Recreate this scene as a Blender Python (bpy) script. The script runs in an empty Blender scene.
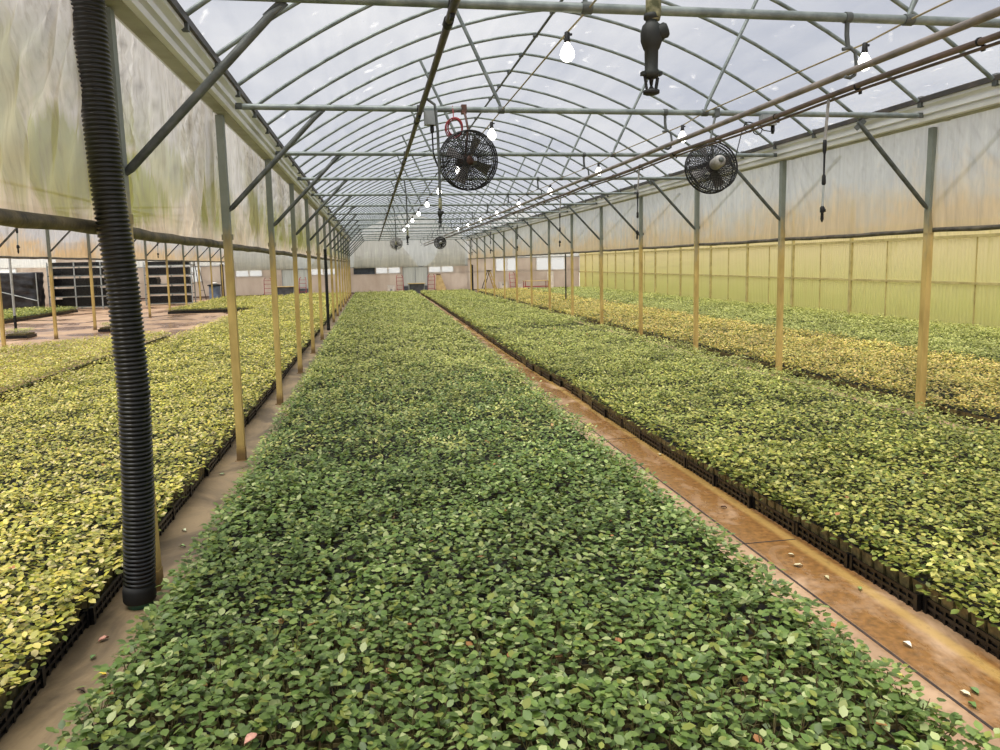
import bpy, math, random
import numpy as np
from mathutils import Vector, Matrix
random.seed(7)
RNG = np.random.default_rng(11)
sc = bpy.context.scene
COL = sc.collection
PI = math.pi

# ------------------------------------------------------------------ layout
H_CAM = 1.78
BAY = 2.74
Y1 = 4.103
WID = 7.057
XL, XR = -1.241, 5.816
XLL, XRR = XL - WID, XR + WID
XLLL = XLL - WID
XOUT = -17.4
CX = (XL + XR) / 2 - 0.045
ZB = 3.205          # tie beams
ZF, ZA = 3.335, 4.765   # bow foot / apex
ZROLL = 1.99
Y_NEAR, Y_END = -3.0, 43.83
NP = 15
def PY(i): return Y1 + (i - 1) * BAY

ORD = ['first', 'second', 'third', 'fourth', 'fifth', 'sixth', 'seventh', 'eighth', 'ninth', 'tenth', 'eleventh',
       'twelfth', 'thirteenth', 'fourteenth', 'fifteenth', 'sixteenth', 'seventeenth', 'eighteenth', 'nineteenth', 'twentieth']

# ------------------------------------------------------------------ camera
F_PX = 718.99; PITCH = -5.962; YAW = 9.191; ROLL = -1.187; PPX = 489.771; PPY = 337.662
def camera_axes():
    pi_, ya, ro = (math.radians(a) for a in (PITCH, YAW, ROLL))
    F = Vector((math.sin(ya) * math.cos(pi_), math.cos(ya) * math.cos(pi_), math.sin(pi_)))
    R0 = Vector((math.cos(ya), -math.sin(ya), 0)); U0 = R0.cross(F)
    R = R0 * math.cos(ro) + U0 * math.sin(ro); U = -R0 * math.sin(ro) + U0 * math.cos(ro)
    return R, U, F
CR, CU, CF = camera_axes()
cam = bpy.data.cameras.new('camera'); cam_o = bpy.data.objects.new('camera', cam); COL.objects.link(cam_o)
cam.sensor_width = 36.0; cam.lens = F_PX * 36.0 / 1000.0
cam.shift_x = (500 - PPX) / 1000.0; cam.shift_y = -(375 - PPY) / 1000.0
cam.clip_end = 400; cam.clip_start = 0.05
m3 = Matrix((CR, CU, -CF)).transposed()
cam_o.matrix_world = Matrix.Translation((0, 0, H_CAM)) @ m3.to_4x4()
sc.camera = cam_o
def in_frame(x, y, z, mx=0):
    d = Vector((x, y, z - H_CAM)); w = d.dot(CF)
    if w <= 0.1: return False
    u = PPX + F_PX * d.dot(CR) / w; v = PPY - F_PX * d.dot(CU) / w
    return -mx < u < 1000 + mx and -mx < v < 750 + mx

# ------------------------------------------------------------------ mesh builder
class MB:
    def __init__(s): s.v = []; s.f = []; s.m = []; s.mi = 0; s.sm = []; s.smooth = False
    def add(s, vs, fs, smooth=None):
        b = len(s.v); s.v += [tuple(p) for p in vs]
        for f in fs:
            s.f.append(tuple(b + i for i in f)); s.m.append(s.mi); s.sm.append(s.smooth if smooth is None else smooth)
    def box(s, x0, x1, y0, y1, z0, z1, taper=0.0):
        t = taper
        v = [(x0 + t, y0 + t, z0), (x1 - t, y0 + t, z0), (x1 - t, y1 - t, z0), (x0 + t, y1 - t, z0), (x0, y0, z1), (x1, y0, z1), (x1, y1, z1), (x0, y1, z1)]
        s.add(v, [(3, 2, 1, 0), (4, 5, 6, 7), (0, 1, 5, 4), (1, 2, 6, 5), (2, 3, 7, 6), (3, 0, 4, 7)], False)
    def obox(s, c, ax, ay, az):      # oriented box: centre and three half-axis vectors
        c = Vector(c); ax, ay, az = Vector(ax), Vector(ay), Vector(az)
        v = [c + ax * i + ay * j + az * k for k in (-1, 1) for j in (-1, 1) for i in (-1, 1)]
        s.add(v, [(0, 2, 3, 1), (4, 5, 7, 6), (0, 1, 5, 4), (2, 6, 7, 3), (0, 4, 6, 2), (1, 3, 7, 5)], False)
    def tube(s, pts, r, seg=8, cap=True, closed=False):
        pts = [Vector(p) for p in pts]; n = len(pts)
        rs = r if isinstance(r, (list, tuple)) else [r] * n
        rings = []; prev = None
        for i, p in enumerate(pts):
            if closed: t = pts[(i + 1) % n] - pts[i - 1]
            elif i == 0: t = pts[1] - p
            elif i == n - 1: t = p - pts[i - 1]
            else: t = (pts[i + 1] - p).normalized() + (p - pts[i - 1]).normalized()
            t.normalize()
            if prev is None:
                a = Vector((0, 0, 1)) if abs(t.z) < 0.9 else Vector((1, 0, 0))
                nrm = t.cross(a).normalized()
            else:
                nrm = (prev - t * prev.dot(t))
                nrm = nrm.normalized() if nrm.length > 1e-6 else t.orthogonal().normalized()
            prev = nrm; bn = t.cross(nrm)
            rings.append([p + (nrm * math.cos(2 * PI * k / seg) + bn * math.sin(2 * PI * k / seg)) * rs[i] for k in range(seg)])
        vs = [q for rg in rings for q in rg]; fs = []
        last = n if closed else n - 1
        for i in range(last):
            a, b = i * seg, ((i + 1) % n) * seg
            for k in range(seg):
                k2 = (k + 1) % seg
                fs.append((a + k, a + k2, b + k2, b + k))
        s.add(vs, fs, True)
        if cap and not closed:
            s.add(rings[0], [tuple(range(seg))[::-1]], False); s.add(rings[-1], [tuple(range(seg))], False)
    def lathe(s, prof, c=(0, 0, 0), axis=(0, 0, 1), seg=16, smooth=True):
        c = Vector(c); a = Vector(axis).normalized(); u = a.orthogonal().normalized(); w = a.cross(u)
        vs = []; fs = []; n = len(prof)
        for r, h in prof:
            for k in range(seg):
                t = 2 * PI * k / seg
                vs.append(c + a * h + (u * math.cos(t) + w * math.sin(t)) * r)
        for i in range(n - 1):
            for k in range(seg):
                k2 = (k + 1) % seg
                fs.append((i * seg + k, i * seg + k2, (i + 1) * seg + k2, (i + 1) * seg + k))
        if prof[0][0] > 1e-5: fs.append(tuple(range(seg))[::-1])
        if prof[-1][0] > 1e-5: fs.append(tuple((n - 1) * seg + k for k in range(seg)))
        s.add(vs, fs, smooth)
    def extrude_y(s, prof, y0, y1, cap=True):   # closed x,z outline pulled along y
        n = len(prof)
        vs = [(x, y0, z) for x, z in prof] + [(x, y1, z) for x, z in prof]
        fs = [(i, (i + 1) % n, n + (i + 1) % n, n + i) for i in range(n)]
        if cap: fs += [tuple(range(n))[::-1], tuple(range(n, 2 * n))]
        s.add(vs, fs, False)
    def prism(s, poly, y0, y1):                 # x,z polygon with thickness along y
        s.extrude_y(poly, y0, y1)
    def build(s, name, mats, parent=None, loc=None):
        me = bpy.data.meshes.new(name); me.from_pydata(s.v, [], s.f)
        for m in (mats if isinstance(mats, (list, tuple)) else [mats]): me.materials.append(m)
        me.polygons.foreach_set('material_index', s.m); me.polygons.foreach_set('use_smooth', s.sm)
        me.update()
        o = bpy.data.objects.new(name, me); COL.objects.link(o)
        if parent is not None: o.parent = parent
        if loc is not None: o.location = loc
        return o

def empty(name, loc=(0, 0, 0), rz=0):
    o = bpy.data.objects.new(name, None); COL.objects.link(o); o.location = loc; o.rotation_euler = (0, 0, rz); o.empty_display_size = 0.1
    return o
def tag(o, label=None, cat=None, group=None, kind=None):
    if label: o['label'] = label
    if cat: o['category'] = cat
    if group: o['group'] = group
    if kind: o['kind'] = kind
    return o
def struct(o): o['kind'] = 'structure'; return o
def copy_tree(o, parent=None):
    c = o.copy(); COL.objects.link(c)
    if parent is not None: c.parent = parent
    for ch in list(o.children): copy_tree(ch, c)
    return c
def np_mesh(name, verts, faces_list, mats, cols=None):
    """faces_list: list of (index array (n,k), material index, smooth)."""
    me = bpy.data.meshes.new(name)
    nf = sum(len(f) for f, _, _ in faces_list)
    loops = np.concatenate([f.ravel() for f, _, _ in faces_list]).astype(np.int32)
    sizes = np.concatenate([np.full(len(f), f.shape[1]) for f, _, _ in faces_list])
    starts = np.concatenate([[0], np.cumsum(sizes)[:-1]]).astype(np.int32)
    me.vertices.add(len(verts)); me.vertices.foreach_set('co', np.asarray(verts, np.float32).ravel())
    me.loops.add(len(loops)); me.loops.foreach_set('vertex_index', loops)
    me.polygons.add(nf); me.polygons.foreach_set('loop_start', starts)
    me.polygons.foreach_set('material_index', np.concatenate([np.full(len(f), m) for f, m, _ in faces_list]).astype(np.int32))
    for m in mats: me.materials.append(m)
    me.update(calc_edges=True)
    me.polygons.foreach_set('use_smooth', np.concatenate([np.full(len(f), s) for f, _, s in faces_list]).astype(bool))
    if cols is not None:
        at = me.color_attributes.new('leaf_colour', 'FLOAT_COLOR', 'POINT')
        at.data.foreach_set('color', np.asarray(cols, np.float32).ravel())
    me.validate()
    return me

# ------------------------------------------------------------------ materials
def lin(r, g, b):
    f = lambda c: (c / 255 / 12.92) if c / 255 <= 0.04045 else ((c / 255 + 0.055) / 1.055) ** 2.4
    return (f(r), f(g), f(b), 1)
class NT:
    def __init__(s, name):
        s.mat = bpy.data.materials.new(name); s.mat.use_nodes = True; s.t = s.mat.node_tree; s.t.nodes.clear()
        s.out = s.n('ShaderNodeOutputMaterial')
    def n(s, kind, **kw):
        nd = s.t.nodes.new(kind)
        for k, v in kw.items():
            if hasattr(nd, k): setattr(nd, k, v)
            else: s.set(nd, k, v)
        return nd
    def set(s, nd, sock, v):
        i = nd.inputs[sock]
        if isinstance(v, bpy.types.NodeSocket): s.t.links.new(v, i)
        else: i.default_value = v
    def pos(s, scale=(1, 1, 1)):
        g = s.n('ShaderNodeNewGeometry')
        m = s.n('ShaderNodeVectorMath', operation='MULTIPLY'); s.t.links.new(g.outputs['Position'], m.inputs[0]); m.inputs[1].default_value = scale
        return m.outputs[0]
    def axis(s, k):
        g = s.n('ShaderNodeNewGeometry'); x = s.n('ShaderNodeSeparateXYZ'); s.t.links.new(g.outputs['Position'], x.inputs[0])
        return x.outputs[k]
    def noise(s, scale, detail=4, vec=None, rough=0.55, dist=0.0):
        nd = s.n('ShaderNodeTexNoise'); nd.inputs['Scale'].default_value = scale; nd.inputs['Detail'].default_value = detail
        nd.inputs['Roughness'].default_value = rough; nd.inputs['Distortion'].default_value = dist
        s.t.links.new(vec if vec is not None else s.pos(), nd.inputs['Vector'])
        return nd.outputs['Fac']
    def ramp(s, fac, stops, interp='LINEAR'):
        r = s.n('ShaderNodeValToRGB'); cr = r.color_ramp; cr.interpolation = interp
        while len(cr.elements) < len(stops): cr.elements.new(0.5)
        for e, (p, c) in zip(cr.elements, stops):
            e.position = p; e.color = c if isinstance(c, tuple) else (c, c, c, 1)
        s.t.links.new(fac, r.inputs['Fac']); return r.outputs['Color']
    def mix(s, fac, a, b, blend='MIX'):
        m = s.n('ShaderNodeMix', data_type='RGBA', blend_type=blend)
        for sock, v in ((m.inputs[0], fac), (m.inputs[6], a), (m.inputs[7], b)):
            if isinstance(v, bpy.types.NodeSocket): s.t.links.new(v, sock)
            else: sock.default_value = v
        return m.outputs[2]
    def math(s, op, a, b=0.0, clamp=False):
        m = s.n('ShaderNodeMath', operation=op, use_clamp=clamp)
        for i, v in ((0, a), (1, b)):
            if isinstance(v, bpy.types.NodeSocket): s.t.links.new(v, m.inputs[i])
            else: m.inputs[i].default_value = v
        return m.outputs[0]
    def maprange(s, v, a, b, c=0.0, d=1.0):
        m = s.n('ShaderNodeMapRange'); s.t.links.new(v, m.inputs[0])
        for i, x in zip((1, 2, 3, 4), (a, b, c, d)): m.inputs[i].default_value = x
        return m.outputs[0]
    def bump(s, h, strength=0.3, dist=0.01):
        b = s.n('ShaderNodeBump'); b.inputs['Strength'].default_value = strength; b.inputs['Distance'].default_value = dist
        s.t.links.new(h, b.inputs['Height']); return b.outputs[0]
    def pbsdf(s, col, rough=0.5, metal=0.0, normal=None, spec=0.5):
        p = s.n('ShaderNodeBsdfPrincipled')
        s.set(p, 'Base Color', col); s.set(p, 'Roughness', rough); s.set(p, 'Metallic', metal); s.set(p, 'Specular IOR Level', spec)
        if normal is not None: s.t.links.new(normal, p.inputs['Normal'])
        return p.outputs[0]
    def mixs(s, fac, a, b):
        m = s.n('ShaderNodeMixShader')
        if isinstance(fac, bpy.types.NodeSocket): s.t.links.new(fac, m.inputs[0])
        else: m.inputs[0].default_value = fac
        s.t.links.new(a, m.inputs[1]); s.t.links.new(b, m.inputs[2]); return m.outputs[0]
    def bsdf(s, kind, col):
        b = s.n(kind); s.set(b, 'Color', col); return b.outputs[0]
    def done(s, sh): s.t.links.new(sh, s.out.inputs['Surface']); return s.mat

def plain(name, c1, c2=None, scale=8, rough=0.5, metal=0.0, bump=0.0):
    t = NT(name)
    if c2 is None: c2 = tuple(min(1, x * 0.72) for x in c1[:3]) + (1,)
    n = t.noise(scale, 5)
    col = t.mix(t.maprange(n, 0.35, 0.65), c1, c2)
    nm = t.bump(t.noise(scale * 6, 3), bump) if bump else None
    return t.done(t.pbsdf(col, rough, metal, nm))

M = {}
M['galv'] = plain('galvanised_steel', lin(140, 148, 145), lin(104, 112, 110), 9, 0.5, 0.35)
M['galv_dark'] = plain('weathered_steel', lin(100, 104, 102), lin(72, 76, 74), 12, 0.55, 0.3)
M['galv_light'] = plain('bright_galvanised_steel', lin(186, 190, 188), lin(160, 166, 164), 12, 0.45, 0.3)
M['black_plastic'] = plain('black_plastic', lin(20, 20, 22), lin(10, 10, 11), 14, 0.3)
M['black_dull'] = plain('dull_black', lin(18, 18, 18), lin(10, 10, 10), 14, 0.7)
M['dark_pipe'] = plain('dirty_dark_pipe', lin(74, 66, 58), lin(42, 40, 38), 7, 0.5)
M['brown_pipe'] = plain('brown_grimy_pipe', lin(138, 128, 120), lin(102, 95, 88), 6, 0.45)
M['brown_hose'] = plain('brown_hose', lin(112, 92, 82), lin(78, 66, 58), 6, 0.5)
M['green_valve'] = plain('dark_green_plastic', lin(20, 26, 20), lin(8, 10, 8), 20, 0.65)
M['red'] = plain('red_paint', lin(170, 52, 58), lin(140, 40, 46), 6, 0.5)
M['red_cable'] = plain('red_cable', lin(150, 50, 52), lin(120, 40, 44), 16, 0.5)
M['white_paint'] = plain('white_paint', lin(226, 222, 214), lin(200, 194, 186), 6, 0.6)
M['grey_box'] = plain('grey_box_plastic', lin(150, 154, 156), lin(128, 132, 134), 9, 0.5)
M['fan_motor'] = plain('fan_motor_grey', lin(160, 158, 154), lin(126, 124, 120), 16, 0.45)
M['rust'] = plain('rusty_brown_metal', lin(96, 62, 48), lin(60, 44, 38), 16, 0.6)
M['fan_blade'] = plain('fan_blade_metal', lin(132, 128, 126), lin(104, 100, 98), 10, 0.45, 0.2)
M['cable'] = plain('yellowed_cable', lin(150, 138, 104), lin(120, 108, 80), 16, 0.5)
M['blue_barrel'] = plain('blue_grey_barrel', lin(122, 140, 164), lin(100, 116, 140), 5, 0.5)
M['dark_box'] = plain('dark_grey_bin', lin(92, 96, 104), lin(70, 74, 80), 5, 0.5)
M['tan_wood'] = plain('tan_wood', lin(196, 172, 120), lin(166, 140, 92), 5, 0.6)
M['ladder_yellow'] = plain('yellow_ladder', lin(206, 176, 96), lin(180, 150, 76), 6, 0.5)
M['green_pvc'] = plain('green_pipe_stub', lin(70, 120, 98), lin(50, 92, 76), 12, 0.4)
M['soil'] = plain('potting_soil', lin(34, 30, 24), lin(16, 14, 12), 60, 0.9)
M['pot'] = plain('small_pot_side', lin(128, 114, 72), lin(76, 72, 48), 30, 0.7)
M['hose_mould'] = plain('mottled_hose', lin(150, 148, 116), lin(66, 70, 40), 60, 0.7)
M['bin_film'] = plain('dark_plastic_wrap', lin(58, 58, 62), lin(26, 26, 28), 3, 0.28)
M['shutter'] = plain('dark_blue_shutter', lin(70, 78, 92), lin(54, 62, 74), 5, 0.5)

def post_mat():
    t = NT('stained_post_steel')
    z = t.axis(2)
    n = t.noise(3.0, 4, t.pos((3, 3, 0.7)))
    zz = t.math('ADD', z, t.math('MULTIPLY', t.math('SUBTRACT', n, 0.5), 1.3))
    fac = t.maprange(zz, 2.3, 1.75)
    grey = t.mix(t.noise(8, 4), lin(140, 146, 136), lin(110, 116, 106))
    st = t.mix(t.maprange(t.noise(5, 5, t.pos((2, 2, .5))), 0.3, 0.7), lin(212, 184, 112), lin(168, 142, 80))
    col = t.mix(fac, grey, st)
    foot = t.maprange(z, 0.16, 0.06)
    col = t.mix(foot, col, lin(120, 96, 60))
    return t.done(t.pbsdf(col, 0.55, 0.1))
M['post'] = post_mat()

def floor_mat():
    t = NT('wet_concrete')
    big = t.noise(0.55, 5, None, 0.6, 0.6); mid = t.noise(2.2, 6, t.pos((1.0, .6, 1)), 0.62, 0.8); fine = t.noise(26, 5)
    x = t.axis(0)
    dry = t.mix(t.maprange(mid, 0.35, 0.65), lin(190, 158, 126), lin(156, 126, 98))
    wet = t.mix(t.maprange(fine, 0.3, 0.7), lin(156, 112, 64), lin(112, 80, 46))
    # rust-stained run-off lane along the right-hand aisle, pale silt along the trays
    lane = t.math('MULTIPLY', t.maprange(x, 2.2, 2.26), t.maprange(x, 2.75, 2.6))
    lanef = t.math('MULTIPLY', lane, t.maprange(mid, 0.30, 0.5))
    col = t.mix(lanef, dry, wet)
    silt = t.math('MULTIPLY', t.maprange(x, 2.5, 2.535), t.maprange(x, 2.6, 2.57))
    col = t.mix(t.math('MULTIPLY', silt, 0.7), col, lin(190, 156, 92))
    patch = t.maprange(big, 0.46, 0.56)
    lf = t.math('MULTIPLY', t.maprange(x, -4.6, -5.2), patch)
    col = t.mix(t.math('MULTIPLY', lf, 0.85), col, lin(116, 84, 64))
    la = t.math('MULTIPLY', t.maprange(x, -2.2, -1.6), t.maprange(x, -0.7, -1.0))
    grey = t.mix(t.maprange(mid, 0.4, 0.6), lin(132, 114, 84), lin(76, 66, 48))
    col = t.mix(t.math('MULTIPLY', la, 0.9), col, grey)
    col = t.mix(t.math('MULTIPLY', t.maprange(fine, 0.55, 0.75), 0.35), col, lin(110, 84, 58))
    rough = t.math('SUBTRACT', 0.62, t.math('MULTIPLY', t.math('MAXIMUM', lanef, lf), 0.4))
    nm = t.bump(t.noise(60, 4), 0.25, 0.004)
    return t.done(t.pbsdf(col, rough, 0, nm))
M['floor'] = floor_mat()
M['joint'] = plain('joint_filler', lin(66, 52, 46), lin(46, 38, 34), 20, 0.7)
M['gravel'] = plain('pale_gravel', lin(226, 222, 212), lin(200, 196, 186), 3, 0.9)

def roof_mat():
    t = NT('clear_roof_film')
    tr = t.bsdf('ShaderNodeBsdfTransparent', (0.93, 0.94, 0.96, 1))
    df = t.mixs(0.7, t.bsdf('ShaderNodeBsdfDiffuse', (0.85, 0.86, 0.88, 1)), t.bsdf('ShaderNodeBsdfTranslucent', (0.9, 0.9, 0.92, 1)))
    streak = t.noise(1.0, 5, t.pos((5.5, 0.55, 5.5)), 0.6, 0.5)
    drops = t.noise(3.2, 3, t.pos((1.6, 1, 1.6)), 0.5, 0.4)
    f = t.math('ADD', t.maprange(streak, 0.35, 0.75, 0.08, 0.20), t.math('MULTIPLY', t.maprange(drops, 0.66, 0.74), 0.4), True)
    return t.done(t.mixs(f, tr, df))
M['roof'] = roof_mat()

def film_mat(name, opac, top, low, zlo, zhi, green=0.0, gcol=lin(150, 150, 60), trans=0.6, crease_shade=0.22):
    """Polythene curtain: hazy, streaked, grime settled towards the rolled-up hem."""
    t = NT(name)
    z = t.axis(2)
    st = t.noise(1.0, 6, t.pos((9, 9, 0.9)), 0.65, 0.4)
    bl = t.noise(0.9, 4, t.pos((0.9, 0.9, 1.8)), 0.6, 0.5)
    zz = t.math('ADD', z, t.math('ADD', t.math('MULTIPLY', t.math('SUBTRACT', bl, 0.5), 1.4), t.math('MULTIPLY', t.math('SUBTRACT', st, 0.5), 0.7)))
    fac = t.maprange(zz, zhi, zlo)
    c = t.mix(fac, t.mix(t.maprange(st, 0.35, 0.65), top, tuple(x * 0.8 for x in top[:3]) + (1,)), t.mix(t.maprange(st, 0.3, 0.7), low, tuple(x * 0.74 for x in low[:3]) + (1,)))
    if green:
        g = t.noise(0.8, 5, t.pos((1.0, 1.0, 1.1)), 0.6, 0.8)
        gf = t.math('MULTIPLY', t.math('MULTIPLY', t.maprange(g, 0.42, 0.56), t.maprange(st, 0.2, 0.55)), t.math('MULTIPLY', t.maprange(z, 3.0, 2.5), t.maprange(z, 2.03, 2.2)))
        # algae patches that have grown on the lower half of the nearer bays
        for py_, pz_, ry_, rz_, k_ in ((4.75, 2.27, .75, .26, .95), (5.5, 2.45, .55, .28, .6), (3.75, 2.28, .45, .30, .8), (3.2, 2.45, .3, .5, .6), (7.6, 2.3, .8, .25, .6), (9.3, 2.45, .8, .35, .75), (11.9, 2.35, .9, .3, .6)):
            yv = t.math('DIVIDE', t.math('SUBTRACT', t.axis(1), py_), ry_); zv = t.math('DIVIDE', t.math('SUBTRACT', t.axis(2), pz_), rz_)
            dd = t.math('ADD', t.math('MULTIPLY', yv, yv), t.math('MULTIPLY', zv, zv))
            dd = t.math('ADD', dd, t.math('MULTIPLY', t.math('SUBTRACT', st, 0.5), 2.2))
            gf = t.math('MAXIMUM', gf, t.math('MULTIPLY', t.maprange(dd, 0.95, 0.45), k_))
        c = t.mix(t.math('MULTIPLY', gf, green), c, gcol)
    fs_ = t.noise(1.0, 4, t.pos((38, 38, 1.2)), 0.6, 0.2); c = t.mix(t.math('MULTIPLY', t.maprange(fs_, 0.5, 0.68), crease_shade * .55), c, lin(150, 138, 112))
    cr = t.n('ShaderNodeAttribute', attribute_name='crease_shade').outputs['Fac']
    c = t.mix(t.math('MULTIPLY', cr, crease_shade), c, lin(118, 108, 92))  # fold shading painted into the film colour as dark lines
    nm = t.bump(t.noise(1.0, 5, t.pos((14, 14, 1.6)), 0.6, 0.3), 0.5, 0.02)
    p = t.n('ShaderNodeBsdfPrincipled'); t.set(p, 'Base Color', c); t.set(p, 'Roughness', 0.38); t.set(p, 'Specular IOR Level', 0.35); t.t.links.new(nm, p.inputs['Normal'])
    b = t.n('ShaderNodeBsdfTranslucent'); t.set(b, 'Color', c)
    body = t.mixs(trans, p.outputs[0], b.outputs[0])
    of = t.math('ADD', opac, t.math('MULTIPLY', fac, (1 - opac) * 0.55), True)
    return t.done(t.mixs(of, t.bsdf('ShaderNodeBsdfTransparent', (0.96, 0.95, 0.93, 1)), body))
M['film_left'] = film_mat('grimy_film_left', 0.82, lin(240, 238, 234), lin(246, 228, 202), 2.0, 2.7, 0.85, lin(150, 156, 46), trans=0.7, crease_shade=0.7)
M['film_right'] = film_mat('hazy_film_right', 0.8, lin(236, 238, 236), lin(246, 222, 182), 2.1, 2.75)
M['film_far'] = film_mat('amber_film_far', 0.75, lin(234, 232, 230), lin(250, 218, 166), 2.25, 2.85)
M['film_gable'] = film_mat('pale_gable_film', 0.38, lin(250, 249, 245), lin(246, 243, 232), 1.6, 2.6, trans=0.85)
M['film_grey'] = film_mat('grey_gable_film', 0.62, lin(222, 224, 222), lin(216, 218, 212), 1.6, 2.6, trans=0.75)

def panel_mat():
    t = NT('algae_stained_panel')
    z = t.axis(2)
    st = t.noise(1.0, 5, t.pos((2.5, 7, 0.5)), 0.6, 0.3)
    zz = t.math('ADD', z, t.math('MULTIPLY', t.math('SUBTRACT', st, 0.5), 1.2))
    c = t.mix(t.maprange(zz, 1.9, 0.5), lin(240, 231, 196), lin(226, 224, 168))
    c = t.mix(t.math('MULTIPLY', t.maprange(st, 0.55, 0.75), 0.5), c, lin(208, 202, 132))
    w = t.n('ShaderNodeTexWave', wave_type='BANDS', bands_direction='Y'); w.inputs['Scale'].default_value = 3.2; t.t.links.new(t.pos(), w.inputs['Vector'])
    nm = t.bump(w.outputs['Fac'], 0.5, 0.02)
    p = t.n('ShaderNodeBsdfPrincipled'); t.set(p, 'Base Color', c); t.set(p, 'Roughness', 0.5); t.t.links.new(nm, p.inputs['Normal'])
    b = t.n('ShaderNodeBsdfTranslucent'); t.set(b, 'Color', c); t.t.links.new(nm, b.inputs['Normal'])
    return t.done(t.mixs(0.7, p.outputs[0], b.outputs[0]))
M['panel'] = panel_mat()
def board_mat():
    t = NT('beige_wall_board')
    n = t.noise(1.0, 5, t.pos((1.2, 1, 0.6)), 0.6, 0.4)
    c = t.mix(t.maprange(n, 0.35, 0.65), lin(230, 221, 211), lin(210, 198, 186))
    w = t.n('ShaderNodeTexWave', wave_type='BANDS', bands_direction='X'); w.inputs['Scale'].default_value = 1.6; t.t.links.new(t.pos(), w.inputs['Vector'])
    nm = t.bump(w.outputs['Fac'], 0.4, 0.02)
    p = t.n('ShaderNodeBsdfPrincipled'); t.set(p, 'Base Color', c); t.set(p, 'Roughness', 0.6); t.t.links.new(nm, p.inputs['Normal'])
    b = t.n('ShaderNodeBsdfTranslucent'); t.set(b, 'Color', c)
    return t.done(t.mixs(0.8, p.outputs[0], b.outputs[0]))
M['board'] = board_mat()
def pane_mat():
    t = NT('milky_pane')
    tr = t.bsdf('ShaderNodeBsdfTransparent', (0.95, 0.95, 0.95, 1)); b = t.bsdf('ShaderNodeBsdfTranslucent', (0.95, 0.95, 0.92, 1))
    return t.done(t.mixs(0.5, tr, b))
M['pane'] = pane_mat()
def gutter_mat():
    t = NT('cream_gutter')
    n = t.noise(3, 5, t.pos((1, .5, 1)))
    c = t.mix(t.maprange(n, .35, .65), lin(232, 232, 230), lin(206, 206, 200))
    return t.done(t.pbsdf(c, 0.5, 0.1))
M['gutter'] = gutter_mat()
M['gutter_base'] = plain('olive_gutter_underside', lin(164, 162, 136), lin(140, 138, 112), 4, 0.6)
def leaf_mat(name, var=0.15):
    t = NT(name)
    a = t.n('ShaderNodeAttribute', attribute_name='leaf_colour')
    n = t.noise(40, 2)
    c = t.mix(t.math('MULTIPLY', t.maprange(n, .3, .7), var), a.outputs['Color'], (0.35, 0.42, 0.14, 1))
    p = t.n('ShaderNodeBsdfPrincipled'); t.set(p, 'Base Color', c); t.set(p, 'Roughness', 0.42); t.set(p, 'Specular IOR Level', 0.45)
    b = t.n('ShaderNodeBsdfTranslucent'); t.set(b, 'Color', t.mix(0.5, c, (0.5, 0.6, 0.1, 1)))
    return t.done(t.mixs(0.2, p.outputs[0], b.outputs[0]))
M['leaf'] = leaf_mat('seedling_leaf')
M['stem'] = plain('green_brown_stem', lin(96, 96, 50), lin(84, 66, 44), 30, 0.6)
def bulb_mat():
    t = NT('lit_bulb'); e = t.n('ShaderNodeEmission'); e.inputs['Color'].default_value = (1, 0.96, 0.88, 1); e.inputs['Strength'].default_value = 9
    return t.done(e.outputs[0])
M['bulb'] = bulb_mat()

# ------------------------------------------------------------------ world, sun
w = bpy.data.worlds.new('overcast_sky'); sc.world = w; w.use_nodes = True
t = w.node_tree; t.nodes.clear()
out = t.nodes.new('ShaderNodeOutputWorld'); bg = t.nodes.new('ShaderNodeBackground'); tc = t.nodes.new('ShaderNodeTexCoord')
nz = t.nodes.new('ShaderNodeTexNoise'); nz.inputs['Scale'].default_value = 2.6; nz.inputs['Detail'].default_value = 6; nz.inputs['Roughness'].default_value = 0.55; nz.inputs['Distortion'].default_value = 0.3
mp = t.nodes.new('ShaderNodeMapping'); mp.inputs['Scale'].default_value = (1, 1, 2.2)
rp = t.nodes.new('ShaderNodeValToRGB'); rp.color_ramp.elements[0].position = 0.34; rp.color_ramp.elements[0].color = (0.60, 0.64, 0.75, 1)
rp.color_ramp.elements[1].position = 0.66; rp.color_ramp.elements[1].color = (0.98, 0.98, 1.0, 1)
t.links.new(tc.outputs['Generated'], mp.inputs['Vector']); t.links.new(mp.outputs['Vector'], nz.inputs['Vector']); t.links.new(nz.outputs['Fac'], rp.inputs['Fac'])
t.links.new(rp.outputs['Color'], bg.inputs['Color']); bg.inputs['Strength'].default_value = 0.80
t.links.new(bg.outputs[0], out.inputs['Surface'])
sun = bpy.data.lights.new('veiled_sun', 'SUN'); sun.energy = 5.4; sun.angle = math.radians(50); sun.color = (1, 0.96, 0.88)
so = bpy.data.objects.new('veiled_sun', sun); COL.objects.link(so); so.rotation_euler = (math.radians(12), math.radians(-14), 0); so.location = (0, 10, 12)

# ------------------------------------------------------------------ setting
b = MB(); b.box(-60, 60, -30, 110, -0.30, -0.08); struct(b.build('ground', M['gravel']))
b = MB(); b.box(XOUT - 0.2, XRR + 0.2, Y_NEAR - 0.5, Y_END + 0.3, -0.08, 0.0); struct(b.build('floor', M['floor']))
b = MB(); b.box(2.229, 2.243, 0.8, 42.9, 0.0, 0.002); struct(b.build('trim_1', M['joint']))
k = 2
for y in (4.02, 6.75, 9.5, 12.3, 15.0, 17.8, 20.5):
    b = MB(); b.box(1.75, 2.58, y, y + 0.009, 0.0, 0.002); struct(b.build('trim_%d' % k, M['joint'])); k += 1

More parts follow.
